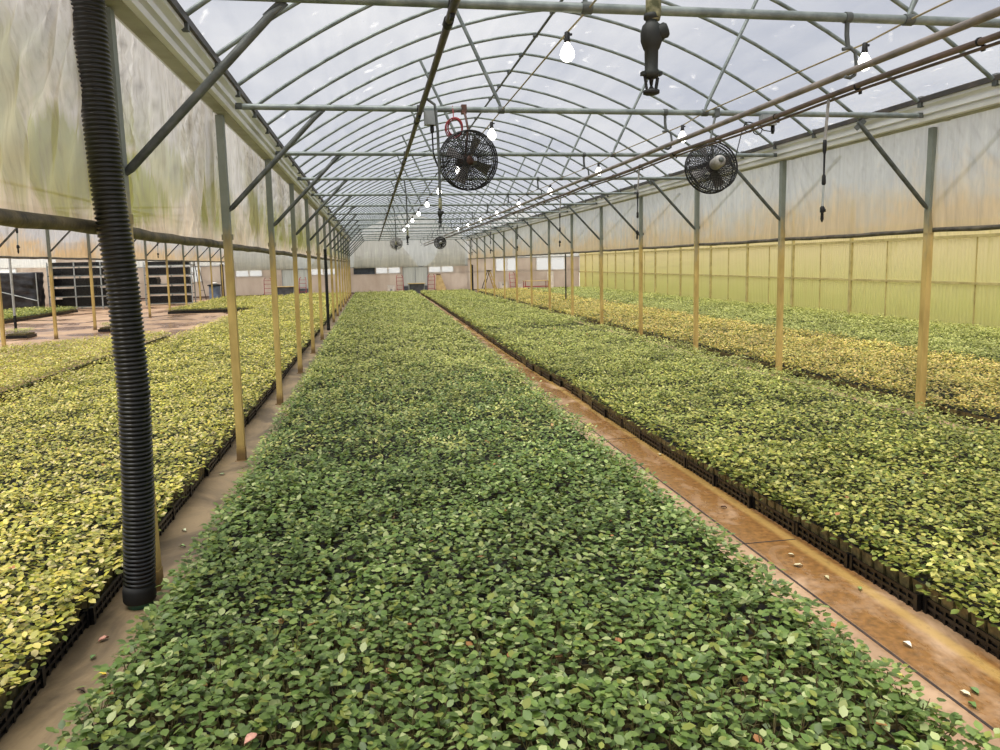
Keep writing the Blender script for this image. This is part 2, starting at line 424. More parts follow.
def bow_z(dx): dx = abs(dx); return ZA - 0.1 * dx - 0.0955 * dx * dx
def roof_film(xc, name):
    n = 28; half = WID / 2 - 0.1; ys = np.arange(Y_NEAR, Y_END + 0.01, (Y_END - Y_NEAR) / 96)
    xs = np.linspace(-half, half, n + 1)
    vs = []; b = MB()
    for y in ys:
        for x in xs: vs.append((xc + x, y, bow_z(x * 3.36 / half) + 0.03))
    fs = []
    for i in range(len(ys) - 1):
        for j in range(n):
            a = i * (n + 1) + j; fs.append((a, a + 1, a + n + 2, a + n + 1))
    b.add(vs, fs, True)
    return struct(b.build(name, M['roof']))
for xc, nm in ((CX, 'ceiling'), (CX - WID, 'ceiling_left'), (CX + WID, 'ceiling_right'), (CX - 2 * WID, 'ceiling_far_left')):
    roof_film(xc, nm)

def arch_poly(x0, x1, z0, n=24):
    xc = (x0 + x1) / 2; half = (x1 - x0) / 2
    p = [(x0, z0), (x1, z0)]
    for i in range(n + 1):
        x = x1 - (x1 - x0) * i / n
        p.append((x, bow_z((x - xc) * 3.36 / half)))
    return p
def wall_panel(name, mat, boxes, loc=(0, 0, 0)):
    b = MB()
    for bx in boxes: b.box(*bx)
    return struct(b.build(name, mat))
win_n = [0]
def window(x0, x1, z0, z1, y, mull=1, dark=False):
    win_n[0] += 1
    b = MB(); t_ = 0.035
    b.box(x0, x1, y - 0.05, y + 0.03, z0, z0 + t_); b.box(x0, x1, y - 0.05, y + 0.03, z1 - t_, z1)
    b.box(x0, x0 + t_, y - 0.05, y + 0.03, z0, z1); b.box(x1 - t_, x1, y - 0.05, y + 0.03, z0, z1)
    for i in range(mull):
        x = x0 + (x1 - x0) * (i + 1) / (mull + 1); b.box(x - t_, x + t_, y - 0.045, y + 0.03, z0, z1)
    fr = struct(b.build('window_%d' % win_n[0], M['shutter'] if dark else M['white_paint']))
    b = MB(); b.box(x0 + t_, x1 - t_, y - 0.012, y - 0.006, z0 + t_, z1 - t_)
    b.build('pane', M['shutter'] if dark else M['pane'], fr)
def window_y(y0, y1, z0, z1, x):
    win_n[0] += 1; t_ = 0.04; b = MB()
    for (ya, yb, za, zb) in ((y0, y1, z0, z0 + t_), (y0, y1, z1 - t_, z1), (y0, y0 + t_, z0, z1), (y1 - t_, y1, z0, z1), ((y0 + y1) / 2 - .03, (y0 + y1) / 2 + .03, z0, z1)):
        b.box(x - 0.03, x + 0.05, ya, yb, za, zb)
    fr = struct(b.build('window_%d' % win_n[0], M['white_paint']))
    b = MB(); b.box(x + 0.0, x + 0.006, y0 + t_, y1 - t_, z0 + t_, z1 - t_); b.build('pane', M['pane'], fr)

def end_wall(x0, tagname, door=None, wins=(), zwin=(1.24, 1.64)):
    x1 = x0 + WID
    cuts = sorted([(a, c) for a, c, *_ in wins])
    bx = []
    lo, hi = zwin
    if door: bx += [(x0, door[0], Y_END, Y_END + .05, 0.0, lo), (door[1], x1, Y_END, Y_END + .05, 0.0, lo)]
    else: bx += [(x0, x1, Y_END, Y_END + .05, 0.0, lo)]
    x = x0
    if door: cuts = sorted(cuts + [door])
    for a, c in cuts:
        if a > x + 0.01: bx.append((x, a, Y_END, Y_END + .05, lo, hi))
        x = c
    if x < x1 - 0.01: bx.append((x, x1, Y_END, Y_END + .05, lo, hi))
    wall_panel('wall_back' + tagname, M['board'], bx)
    for a, c, mull, dark in wins: window(a, c, lo, hi, Y_END + 0.02, mull, dark)
    b = MB(); b.prism(arch_poly(x0, x1, hi), Y_END + 0.01, Y_END + 0.03); struct(b.build('wall_back_gable' + tagname, M['film_grey' if door else 'film_gable']))
    # baseboard rail with a dull red pipe colour, as along the foot of the end wall
    b = MB()
    b.box(x0, (door[0] if door else x1), Y_END - 0.04, Y_END, 0.10, 0.17)
    if door: b.box(door[1], x1, Y_END - 0.04, Y_END, 0.10, 0.17)
    struct(b.build('baseboard_back' + tagname, M['rust']))
    b = MB(); b.box(x0, x1, Y_END - 0.05, Y_END, hi - .015, hi + 0.03); struct(b.build('trim_back' + tagname, M['grey_box']))
dn = [0]
def sliding_door(x0, x1, z0, z1):
    dn[0] += 1
    b = MB(); b.box(x0, x1, Y_END + 0.005, Y_END + 0.03, z0, z1); d = struct(b.build('door_%d' % dn[0], M['film_grey']))
    b = MB()
    for a in (x0, (x0 + x1) / 2 - .02, x1 - .04): b.box(a, a + .04, Y_END - 0.02, Y_END + .005, 0.0 if a != (x0 + x1) / 2 - .02 else z0, z1)
    b.box(x0, x1, Y_END - 0.02, Y_END + .005, z0, z0 + 0.05); b.box(x0, x1, Y_END - 0.02, Y_END + .005, z1 - .05, z1)
    b.build('frame', M['grey_box'], d)
    b = MB(); b.box(x0 + .04, x1 - .04, Y_END - 0.005, Y_END + .003, 0.0, z0); b.build('kick_panel', M['dark_box'], d)

# centre house
end_wall(XL, '', door=(1.85, 3.36), wins=((-1.05, 0.20, 2, True), (0.24, 1.72, 1, False), (3.40, 4.95, 1, False)))
sliding_door(1.85, 3.36, 0.45, 1.64)
end_wall(XLL, '_left', door=(1.85 - WID, 3.36 - WID), wins=((-7.82, -6.30, 1, False), (-3.62, -2.0, 1, False)))
sliding_door(1.85 - WID, 3.36 - WID, 0.45, 1.64)
end_wall(XR, '_right', wins=((7.55, 8.95, 1, False), (10.1, 11.95, 1, False)), zwin=(1.24, 2.05))
end_wall(XLLL, '_far_left', wins=((-10.4, -9.7, 0, False),), zwin=(1.0, 1.9))
# curtain drapes over the doors of the end wall
def drape(xs_pts, name, label, y):
    b = MB(); poly = xs_pts
    b.prism(poly, y, y + 0.012)
    o = b.build(name, M['film_gable']); tag(o, label, 'curtain')
def gable_drapes(dx, where):
    L = [(-1.0 + dx, 1.60), (2.82 + dx, 1.62), (2.55 + dx, 2.0), (2.2 + dx, 2.45), (1.92 + dx, 2.78), (1.62 + dx, 3.25), (1.35 + dx, 3.72), (0.2 + dx, 3.70), (-0.55 + dx, 3.40), (-1.0 + dx, 3.15)]
    R = [(3.05 + dx, 1.62), (5.65 + dx, 1.60), (5.65 + dx, 3.2), (5.1 + dx, 3.50), (4.47 + dx, 3.60), (4.2 + dx, 3.2), (4.02 + dx, 2.72), (3.88 + dx, 2.3), (3.66 + dx, 1.95), (3.38 + dx, 1.74)]
    drape(L, 'gable_curtain', 'pale film curtain pulled to the left over the %s door' % where, Y_END - 0.12)
    drape(R, 'gable_curtain', 'pale film curtain pulled to the right over the %s door' % where, Y_END - 0.12)
gable_drapes(0, 'middle end')
gable_drapes(-WID, 'left house')

# outer wall of the right house
wall_panel('wall_right', M['panel'], [(XRR + 0.02, XRR + 0.04, Y_NEAR, Y_END, 0.0, 2.5)])
b = MB()
b.box(XRR - 0.02, XRR + 0.02, Y_NEAR, Y_END, 1.09, 1.14); b.box(XRR - 0.03, XRR + 0.03, Y_NEAR, Y_END, 2.11, 2.17)
i = -2
while True:
    y = PY(1) + i * BAY / 2
    if y > Y_END: break
    wdt = 0.04 if i % 2 == 0 else 0.008
    b.box(XRR - wdt, XRR + 0.02, y - wdt, y + wdt, 0.0, 2.14 if i % 2 else 3.25)
    i += 1
struct(b.build('trim_right', plain('pale_wall_frame', lin(196, 180, 122), lin(166, 150, 96), 5, 0.6)))
wall_panel('wall_right_upper', M['film_gable'], [(XRR + 0.03, XRR + 0.036, Y_NEAR, Y_END, 2.5, 3.4)])
# outer wall of the far left house
wall_panel('wall_left', M['board'], [(XOUT - 0.04, XOUT, Y_NEAR, Y_END, 0.0, 1.24), (XOUT - 0.04, XOUT, Y_NEAR, 26, 1.24, 2.0), (XOUT - 0.04, XOUT, 28.5, 29.3, 1.24, 2.0), (XOUT - 0.04, XOUT, 31.8, 32.4, 1.24, 2.0), (XOUT - 0.04, XOUT, 39.2, Y_END, 1.24, 2.0)])
window_y(26, 28.5, 1.24, 2.0, XOUT - .02); window_y(29.3, 31.8, 1.24, 2.0, XOUT - .02); window_y(32.4, 39.2, 1.24, 2.0, XOUT - .02)
wall_panel('wall_left_upper', M['film_gable'], [(XOUT - 0.03, XOUT - .02, Y_NEAR, Y_END, 2.0, 3.4)])
wall_panel('wall_back_side', M['board'], [(XOUT, XLLL, Y_END, Y_END + .05, 0, 3.4)])
b = MB(); b.box(XOUT, XLLL + .15, Y_NEAR, Y_END, 3.37, 3.376); struct(b.build('ceiling_side', M['roof']))

# ------------------------------------------------------------------ frame: gutters, bows, trusses, posts
def gutter(x, label):
    root = None
    b = MB(); side = [(.046, 3.135), (.082, 3.146), (.088, 3.182), (.070, 3.187), (.070, 3.204), (.104, 3.214), (.104, 3.252), (.086, 3.258), (.086, 3.275), (.125, 3.305), (.125, 3.335), (.112, 3.335), (.06, 3.205), (.05, 3.155)]
    prof = [(x + a, z) for a, z in side] + [(x - a, z) for a, z in side[::-1]]
    b.extrude_y(prof, Y_NEAR, Y_END)
    root = b.build('gutter', M['gutter']); tag(root, label, 'gutter')
    b = MB(); b.box(x - .050, x + .050, Y_NEAR, Y_END, 3.128, 3.134)
    y = PY(1) - 0.2
    while y < Y_END:
        b.box(x - .055, x + .055, y, y + .05, 3.122, 3.128); y += BAY
    b.build('underside', M['gutter_base'], root)
    for s in (-1, 1):
        b = MB(); xx = x + s * .13
        b.box(xx - .018, xx + .018, Y_NEAR, Y_END, 3.335, 3.385)
        b.box(xx - s * .03 - .006, xx - s * .03 + .006, Y_NEAR, Y_END, 3.345, 3.40)
        b.build('film_track', M['dark_pipe'], root)
    for s in (-1, 1):
        b = MB(); y = PY(1) - BAY / 3 * 6
        while y < Y_END:
            b.box(x + s * .125 - .022, x + s * .125 + .022, y - .025, y + .025, 3.29, 3.40); y += BAY / 3
        tag(b.build('bow_clamp', M['galv_dark'], root), kind='stuff')
    return root
gutter(XL, 'long cream rain gutter above the grimy curtain on the left')
gutter(XR, 'long cream rain gutter above the hazy curtain on the right')
gutter(XLL, 'rain gutter above the amber curtain beyond the left house')

nb = 0
bow_protos = None
def bow_pts(xc):
    n = 26; half = 3.41
    return [(xc - half + 2 * half * i / n, 0, bow_z((-half + 2 * half * i / n) * 3.36 / half)) for i in range(n + 1)]
def make_bow():
    r = MB(); r.tube(bow_pts(CX), 0.0195, 8); return r
k = 0
y = Y1 - BAY / 3 * 1
bow0 = None
while y < Y_END - 0.2:
    if bow0 is None:
        o = make_bow().build('roof_bow', M['galv']); bow0 = o
        br = MB(); br.box(CX - .03, CX + .03, -.03, .03, ZA - .045, ZA + .0); br.build('ridge_clamp', M['galv_dark'], o)
    else: o = copy_tree(bow0)
    o.location = (0, y, 0)
    if k < 12: tag(o, '%s arched roof tube counted from the camera, spanning between the gutters' % ORD[k], 'roof bow', 'arched roof tubes of the middle house')
    else: tag(o, 'thin arched roof tube in the far part of the roof, beyond the twelfth', 'roof bow', 'arched roof tubes of the middle house')
    k += 1; y += BAY / 3
b = MB(); b.tube([(CX, Y_NEAR, ZA - .045), (CX, Y_END, ZA - .045)], 0.017, 8); o = b.build('ridge_pipe', M['galv_dark']); tag(o, 'long straight ridge pipe running under the arched tubes at the roof peak', 'pipe')

BX0, BX1 = XL + 0.16, XR - 0.16
def truss_beam(xa, xb, lab, group, y, full=True):
    b = MB(); b.tube([(xa, 0, ZB), (xb, 0, ZB)], 0.027, 10)
    o = b.build('tie_beam', M['galv'], loc=(0, y, 0)); tag(o, lab, 'beam', group)
    b = MB()
    for x, s in ((xa, -1), (xb, 1)):
        b.box(min(x, x + s * .06), max(x, x + s * .06), -.012, .012, ZB - .022, ZB + .03)
    b.build('end_plate', M['galv_dark'], o)
    if full:
        for xb_, xt in ((1.26, 0.72), (3.30, 3.86)):
            b = MB(); zt = bow_z(xt - CX) - .01
            b.tube([(xb_, 0, ZB + .02), (xb_ + (xt - xb_) * .06, 0, ZB + .1), (xt, 0, zt)], [0.012, 0.018, 0.018], 8)
            b.build('web_strut', M['galv'], o)
            b = MB(); b.tube([(xb_ - .03, 0, ZB), (xb_ + .03, 0, ZB)], 0.034, 10); b.build('strut_collar', M['galv_dark'], o)
        b = MB(); xh = 2.905
        b.tube([(xh - .015, -.0, ZB + .02), (xh - .015, 0, ZB - .10), (xh - .005, 0, ZB - .18)], 0.014, 8)
        b.tube([(xh - .04, 0, ZB - .185), (xh + .01, 0, ZB - .175), (xh + .045, 0, ZB - .20), (xh + .055, 0, ZB - .27), (xh + .045, 0, ZB - .335), (xh + .015, 0, ZB - .352), (xh - .02, 0, ZB - .345)], 0.011, 8)
        b.tube([(xh - .035, 0, ZB), (xh + .005, 0, ZB)], 0.033, 10)
        b.build('pipe_hook', M['galv_dark'], o)
        b = MB(); b.tube([(.47, 0, ZB), (.52, 0, ZB)], 0.036, 10); b.obox((.49, 0, ZB - .04), (.012, 0, 0), (0, .03, 0), (0, 0, .045)); b.build('pipe_clamp', M['black_dull'], o)
    return o
for i in range(1, NP + 1):
    lab = ('%s cross beam counted from the camera, above the middle bed' % ORD[i - 1]) if i <= 8 else 'distant thin cross beam of the middle house, beyond the eighth'
    truss_beam(BX0, BX1, lab, 'cross beams of the middle house', PY(i))
for i in range(6, 13):
    truss_beam(XLL + .16, XL - .16, 'high cross beam of the left house, %s from the front of its post row' % ORD[i - 6], 'cross beams of the left house', PY(i), False)

def brace_pts(xp, s):
    return [(xp + s * .03, 0, 2.30), (xp + s * .06, 0, 2.33), (xp + s * .82, 0, ZB - .085), (xp + s * .88, 0, ZB - .035)]
def post(x, y, lab, group, sides, kind='post', ztop=3.135):
    b = MB(); hw = 0.034
    b.box(x - hw, x + hw, -hw, hw, 0.0, ztop)
    b.tube([(x, 0, ZROLL + .05), (x, 0, ZROLL + .1)], hw * 1.5, 4)
    o = b.build('steel_post', M['post'], loc=(0, y, 0)); tag(o, lab, 'post', group)
    b = MB(); b.box(x - .055, x + .055, -.055, .055, 0.0, 0.012); b.box(x - hw - .004, x + hw + .004, -hw - .004, hw + .004, .012, .13); b.build('base_sleeve', M['post'], o)
    for s in sides:
        b = MB(); b.tube(brace_pts(x, s), [0.014, 0.0235, 0.0235, 0.014], 10)
        p = brace_pts(x, s)[-1]; b.obox((p[0] - s * .03, 0, p[2] - .02), (.05, 0, .045), (0, .006, 0), (-.018, 0, .018))
        b.build('knee_brace', M['galv_dark'], o)
    return o
for i in range(1, NP + 1):
    lab = '%s post of the left row counted from the camera' % ORD[i - 1]
    if i == 1: lab = 'nearest yellow-stained post of the left row, behind the big black corrugated pipe'
    elif i > 9: lab = 'distant yellow-stained post of the left row, beyond the ninth'
    o = post(XL - (.022 if i == 1 else 0), PY(i) + (.02 if i == 1 else 0), lab, 'posts of the left row', (1,))
    if i == 1: o.rotation_euler = (0, -.013, 0)
    if i == 2: o.location.x = -.015; o.rotation_euler = (0, -.007, 0)
for i in range(2, NP + 1):
    lab = '%s post from the front in the right row, grey above and yellowed below' % ORD[i - 2] if i <= 10 else 'distant slim post of the right row, beyond its ninth'
    o = post(XR, PY(i), lab, 'posts of the right row', (-1, 1) if i < 10 else (-1,))
    if i == 2: o.location.x = .01; o.rotation_euler = (0, .008, 0)
for i in range(6, NP + 1):
    lab = '%s yellowed post from the front in the row beyond the left house' % ORD[i - 6] if i < 12 else 'distant post in the row beyond the left house, near the end wall'
    post(XLL, PY(i), lab, 'posts beyond the left house', (1,))
b = MB(); b.tube([(-10.95, 24.3, 0), (-10.95, 24.3, 3.3)], .035, 10); o = b.build('steel_pole', M['galv_light']); tag(o, 'plain grey pole standing beside the seedling trays at the left edge', 'pole')
b = MB(); b.tube([(-10.95, 24.3, 0), (-10.95, 24.3, .45)], .04, 10); b.build('dark_sleeve', M['black_dull'], o)
b = MB(); b.tube([(7.72, 28.22, 0), (7.72, 28.22, 3.0)], .03, 8); o = b.build('riser_pipe', M['dark_pipe']); tag(o, 'thin dark riser pipe standing in the yellow bed of the right house', 'pipe')

# ------------------------------------------------------------------ roll-up curtains
def curtain(x, zbot, mat, label, ystart, folds, barmat, hem=0.035, name='roll_up_curtain', y1=Y_END - .1, ztop=3.15):
    ny = int((y1 - ystart) / 0.035); nz = 22
    ys = np.linspace(ystart, y1, ny + 1); zs = np.linspace(zbot, ztop, nz + 1)
    Yg, Zg = np.meshgrid(ys, zs, indexing='ij')
    ph = (Yg - PY(1)) / BAY; fr = ph - np.floor(ph)
    tt = (Zg - zbot) / (ztop - zbot)
    # folds hang from the gathers near each post and spread towards the hem
    d = np.where(fr < .5, fr, fr - 1) * BAY
    ang = np.arctan2(d, (3.35 - Zg) + .25)
    X = x + folds * (0.020 * np.sin(ang * 46) * np.exp(-(d / 0.9) ** 2) + 0.012 * np.sin(Yg * 21 + np.sin(Zg * 3) * 1.2) + 0.02 * np.sin(Yg * 4.1 + Zg * 1.3)) * np.minimum(1, (1 - tt) * 2.2 + .25) * np.minimum(1, tt * 6 + .1)
    V = np.stack([X, Yg, Zg], -1).reshape(-1, 3)
    idx = np.arange((ny + 1) * (nz + 1)).reshape(ny + 1, nz + 1)
    Fq = np.stack([idx[:-1, :-1], idx[1:, :-1], idx[1:, 1:], idx[:-1, 1:]], -1).reshape(-1, 4)
    me = np_mesh(name, V, [(Fq, 0, True)], [mat])
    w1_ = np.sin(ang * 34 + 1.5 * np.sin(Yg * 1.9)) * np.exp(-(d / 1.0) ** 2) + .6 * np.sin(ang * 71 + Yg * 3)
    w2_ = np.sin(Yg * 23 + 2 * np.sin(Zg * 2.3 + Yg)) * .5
    cre = np.clip((w1_ + w2_ - .35) * .8, 0, 1) * np.clip(tt * 1.6, 0.15, 1)  # mask for the shade painted along the folds
    at = me.attributes.new('crease_shade', 'FLOAT', 'POINT'); at.data.foreach_set('value', cre.ravel().astype(np.float32))
    o = bpy.data.objects.new(name, me); COL.objects.link(o); tag(o, label, 'curtain')
    b = MB(); pts = []; y = ystart; i = 0
    while y < y1:
        pts.append((x, y, zbot - hem * .4 + 0.003 * math.sin(i * 1.7) - .010 * abs(math.sin((y - PY(1)) / BAY * PI)))); y += .25; i += 1
    pts.append((x, y1, zbot - hem * .4))
    b.tube(pts, [hem * (1 + .06 * math.sin(j * 2.3)) for j in range(len(pts))], 10)
    b.build('roll_bar', barmat, o)
    return o
M['hem'] = plain('grimy_rolled_hem', lin(112, 100, 72), lin(56, 52, 40), 10, 0.6, 0, 0.4)
M['hem2'] = plain('grey_rolled_hem', lin(104, 96, 80), lin(62, 58, 50), 10, 0.5)
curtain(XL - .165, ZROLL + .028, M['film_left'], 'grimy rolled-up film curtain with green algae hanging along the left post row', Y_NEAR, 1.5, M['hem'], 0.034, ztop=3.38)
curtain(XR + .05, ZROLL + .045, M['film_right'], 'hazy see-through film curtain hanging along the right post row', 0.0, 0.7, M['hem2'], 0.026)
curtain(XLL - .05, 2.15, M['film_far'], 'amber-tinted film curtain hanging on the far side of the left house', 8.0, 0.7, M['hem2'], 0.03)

# ------------------------------------------------------------------ beds of seedlings
def P(*cols): return np.array([lin(*c)[:3] for c in cols])
PAL_CENTER = P((104, 130, 58), (88, 114, 50), (128, 150, 76), (152, 170, 100), (72, 96, 44), (138, 146, 66), (116, 138, 80), (96, 124, 60), (110, 134, 66), (178, 188, 128)) * .9
PAL_FARC = P((178, 180, 96), (160, 166, 84), (194, 192, 112), (138, 146, 74), (198, 192, 122))
PAL_LEFT = P((214, 194, 90), (190, 182, 82), (228, 210, 118), (158, 160, 70), (218, 200, 142), (200, 192, 72), (164, 158, 80))
PAL_RIGHT = P((154, 160, 70), (130, 142, 60), (184, 184, 86), (192, 184, 92), (104, 118, 52), (168, 160, 78), (208, 202, 118), (124, 130, 64))
PAL_AMBER = P((230, 200, 102), (208, 186, 92), (240, 216, 130), (186, 176, 90), (236, 198, 126), (172, 170, 84))
PAL_FARG = P((182, 182, 104), (166, 170, 92), (198, 196, 122), (150, 156, 86))

LEAF7 = np.array([(0, 0, 0), (-.30, .28, .035), (-.32, .62, .03), (0, 1, -.06), (.32, .62, .03), (.30, .28, .035), (0, .5, -.015)])
F7 = np.array([(0, 6, 2, 1), (6, 3, 2, 2)]);
def leaf_cloud(org, yaw, tilt, roll, size, col, near):
    """Arrays of leaves: origin (n,3), yaw, tilt up, roll, length, colour -> verts, quads, tris, cols."""
    n = len(org)
    T = LEAF7 if near else np.array([(0, 0, 0), (-.3, .5, .02), (0, 1, -.03), (.3, .5, .02)])
    k = len(T)
    p = T[None] * size[:, None, None]
    cr, sr = np.cos(roll)[:, None], np.sin(roll)[:, None]
    x = p[..., 0] * cr + p[..., 2] * sr; z = -p[..., 0] * sr + p[..., 2] * cr; y = p[..., 1]
    ct, st = np.cos(tilt)[:, None], np.sin(tilt)[:, None]
    y2 = y * ct - z * st; z2 = y * st + z * ct
    cy, sy = np.cos(yaw)[:, None], np.sin(yaw)[:, None]
    X = x * cy - y2 * sy; Y = x * sy + y2 * cy
    V = np.stack([X, Y, z2], -1) + org[:, None]
    base = (np.arange(n) * k)[:, None]
    if near:
        q = np.concatenate([base + np.array([0, 6, 2, 1]), base + np.array([0, 5, 4, 6])]); tr = np.concatenate([base + np.array([6, 3, 2]), base + np.array([6, 4, 3])])
    else:
        q = base + np.array([0, 3, 2, 1]); tr = np.zeros((0, 3), int)
    C = np.repeat(np.concatenate([col, np.ones((n, 1))], 1), k, 0)
    return V.reshape(-1, 3), q, tr, C
def plant_leaves(pos, m, size, pal, spread, rng, near, hscale=1.0, patch=None):
    """m leaves for every plant at pos (n,3: x, y, height of the top)."""
    n = len(pos)
    if n == 0: return None
    yaw = rng.uniform(0, 2 * PI, (n, m)); rr = spread * np.sqrt(rng.uniform(0, 1, (n, m))) * .75
    zf = rng.beta(2.0, 1.0, (n, m))
    zt = pos[:, 2:3]
    ox = pos[:, 0:1] + np.sin(-yaw) * rr; oy = pos[:, 1:2] + np.cos(yaw) * rr
    oz = 0.135 + (zt - 0.135) * zf
    org = np.stack([ox, oy, oz], -1).reshape(-1, 3)
    yw = (yaw + rng.normal(0, .55, (n, m))).ravel()
    tilt = rng.normal(.06, .28, (n, m)).ravel() + .25 * (zf.ravel() - .5)
    roll = rng.normal(0, .24, n * m)
    sz = size * rng.uniform(.65, 1.2, n * m) * np.repeat(rng.uniform(.85, 1.12, n), m)
    ci = rng.integers(0, len(pal), n * m)
    col = pal[ci] * rng.uniform(.82, 1.16, (n * m, 1)) * np.repeat(rng.uniform(.86, 1.12, n), m)[:, None]
    vig = 1 + .13 * np.sin(pos[:, 0] * 1.7 + .8 * np.sin(pos[:, 1] * .9)) * np.sin(pos[:, 1] * 1.1 + pos[:, 0]) + .09 * np.sin(pos[:, 0] * 4.3 - pos[:, 1] * 3.1)
    col *= np.repeat(vig, m)[:, None]
    old = rng.uniform(0, 1, n * m) < .0012
    col[old] = np.array(lin(186, 120, 80)[:3])
    # canopy shade painted in: leaf colour darkens towards the plant base
    deep_shade = np.clip((.78 - zf.ravel()) / .5, 0, 1)[:, None]
    col = col * (1 - deep_shade * np.array([.62, .5, .6]))
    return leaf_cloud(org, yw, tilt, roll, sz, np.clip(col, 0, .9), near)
def top_height(x, y, base):
    return base + .022 * np.sin(x * 2.9 + y * 1.3) * np.cos(y * .8 + .6 * x) + .014 * np.sin(x * 7.1 - y * 3.7) + .012 * np.sin(y * 5.3)
class Cloud:
    def __init__(s): s.V = []; s.q = [[], [], []]; s.t = []; s.C = []; s.n = 0
    def leaves(s, r):
        if r is None: return
        V, q, tr, C = r
        s.V.append(V); s.C.append(C); s.q[0].append(q + s.n); s.t.append(tr + s.n); s.n += len(V)
    def boxes(s, x, y, hw, z0, z1, taper, mi):
        n = len(x)
        if n == 0: return
        cs = np.array([(-1, -1), (1, -1), (1, 1), (-1, 1)])
        lo = np.stack([x[:, None] + cs[:, 0] * hw * taper, y[:, None] + cs[:, 1] * hw * taper, np.full((n, 4), z0)], -1)
        hi = np.stack([x[:, None] + cs[:, 0] * hw, y[:, None] + cs[:, 1] * hw, np.full((n, 4), z1)], -1)
        V = np.concatenate([lo, hi], 1).reshape(-1, 3)
        base = (np.arange(n) * 8)[:, None] + s.n
        q = np.concatenate([base + np.array(f) for f in ((0, 1, 5, 4), (1, 2, 6, 5), (2, 3, 7, 6), (3, 0, 4, 7))])
        s.V.append(V); s.C.append(np.ones((len(V), 4))); s.q[mi].append(q); s.q[2].append(base + np.array((4, 5, 6, 7))); s.n += len(V)
    def slab(s, x0, x1, y0, y1, z0, z1, mi):
        V = np.array([(x0, y0, z0), (x1, y0, z0), (x1, y1, z0), (x0, y1, z0), (x0, y0, z1), (x1, y0, z1), (x1, y1, z1), (x0, y1, z1)], float)
        q = np.array([(0, 1, 5, 4), (1, 2, 6, 5), (2, 3, 7, 6), (3, 0, 4, 7), (4, 5, 6, 7)]) + s.n
        s.V.append(V); s.C.append(np.ones((8, 4))); s.q[mi].append(q); s.n += 8
    def build(s, name):
        fl = [(np.concatenate(q), i, i == 0) for i, q in enumerate(s.q) if q]
        tr = [t_ for t_ in s.t if len(t_)]
        if tr: fl.append((np.concatenate(tr), 0, True))
        me = np_mesh(name, np.concatenate(s.V), fl, [M['leaf'], M['pot'], M['soil']], np.concatenate(s.C))
        o = bpy.data.objects.new(name, me); COL.objects.link(o); return o

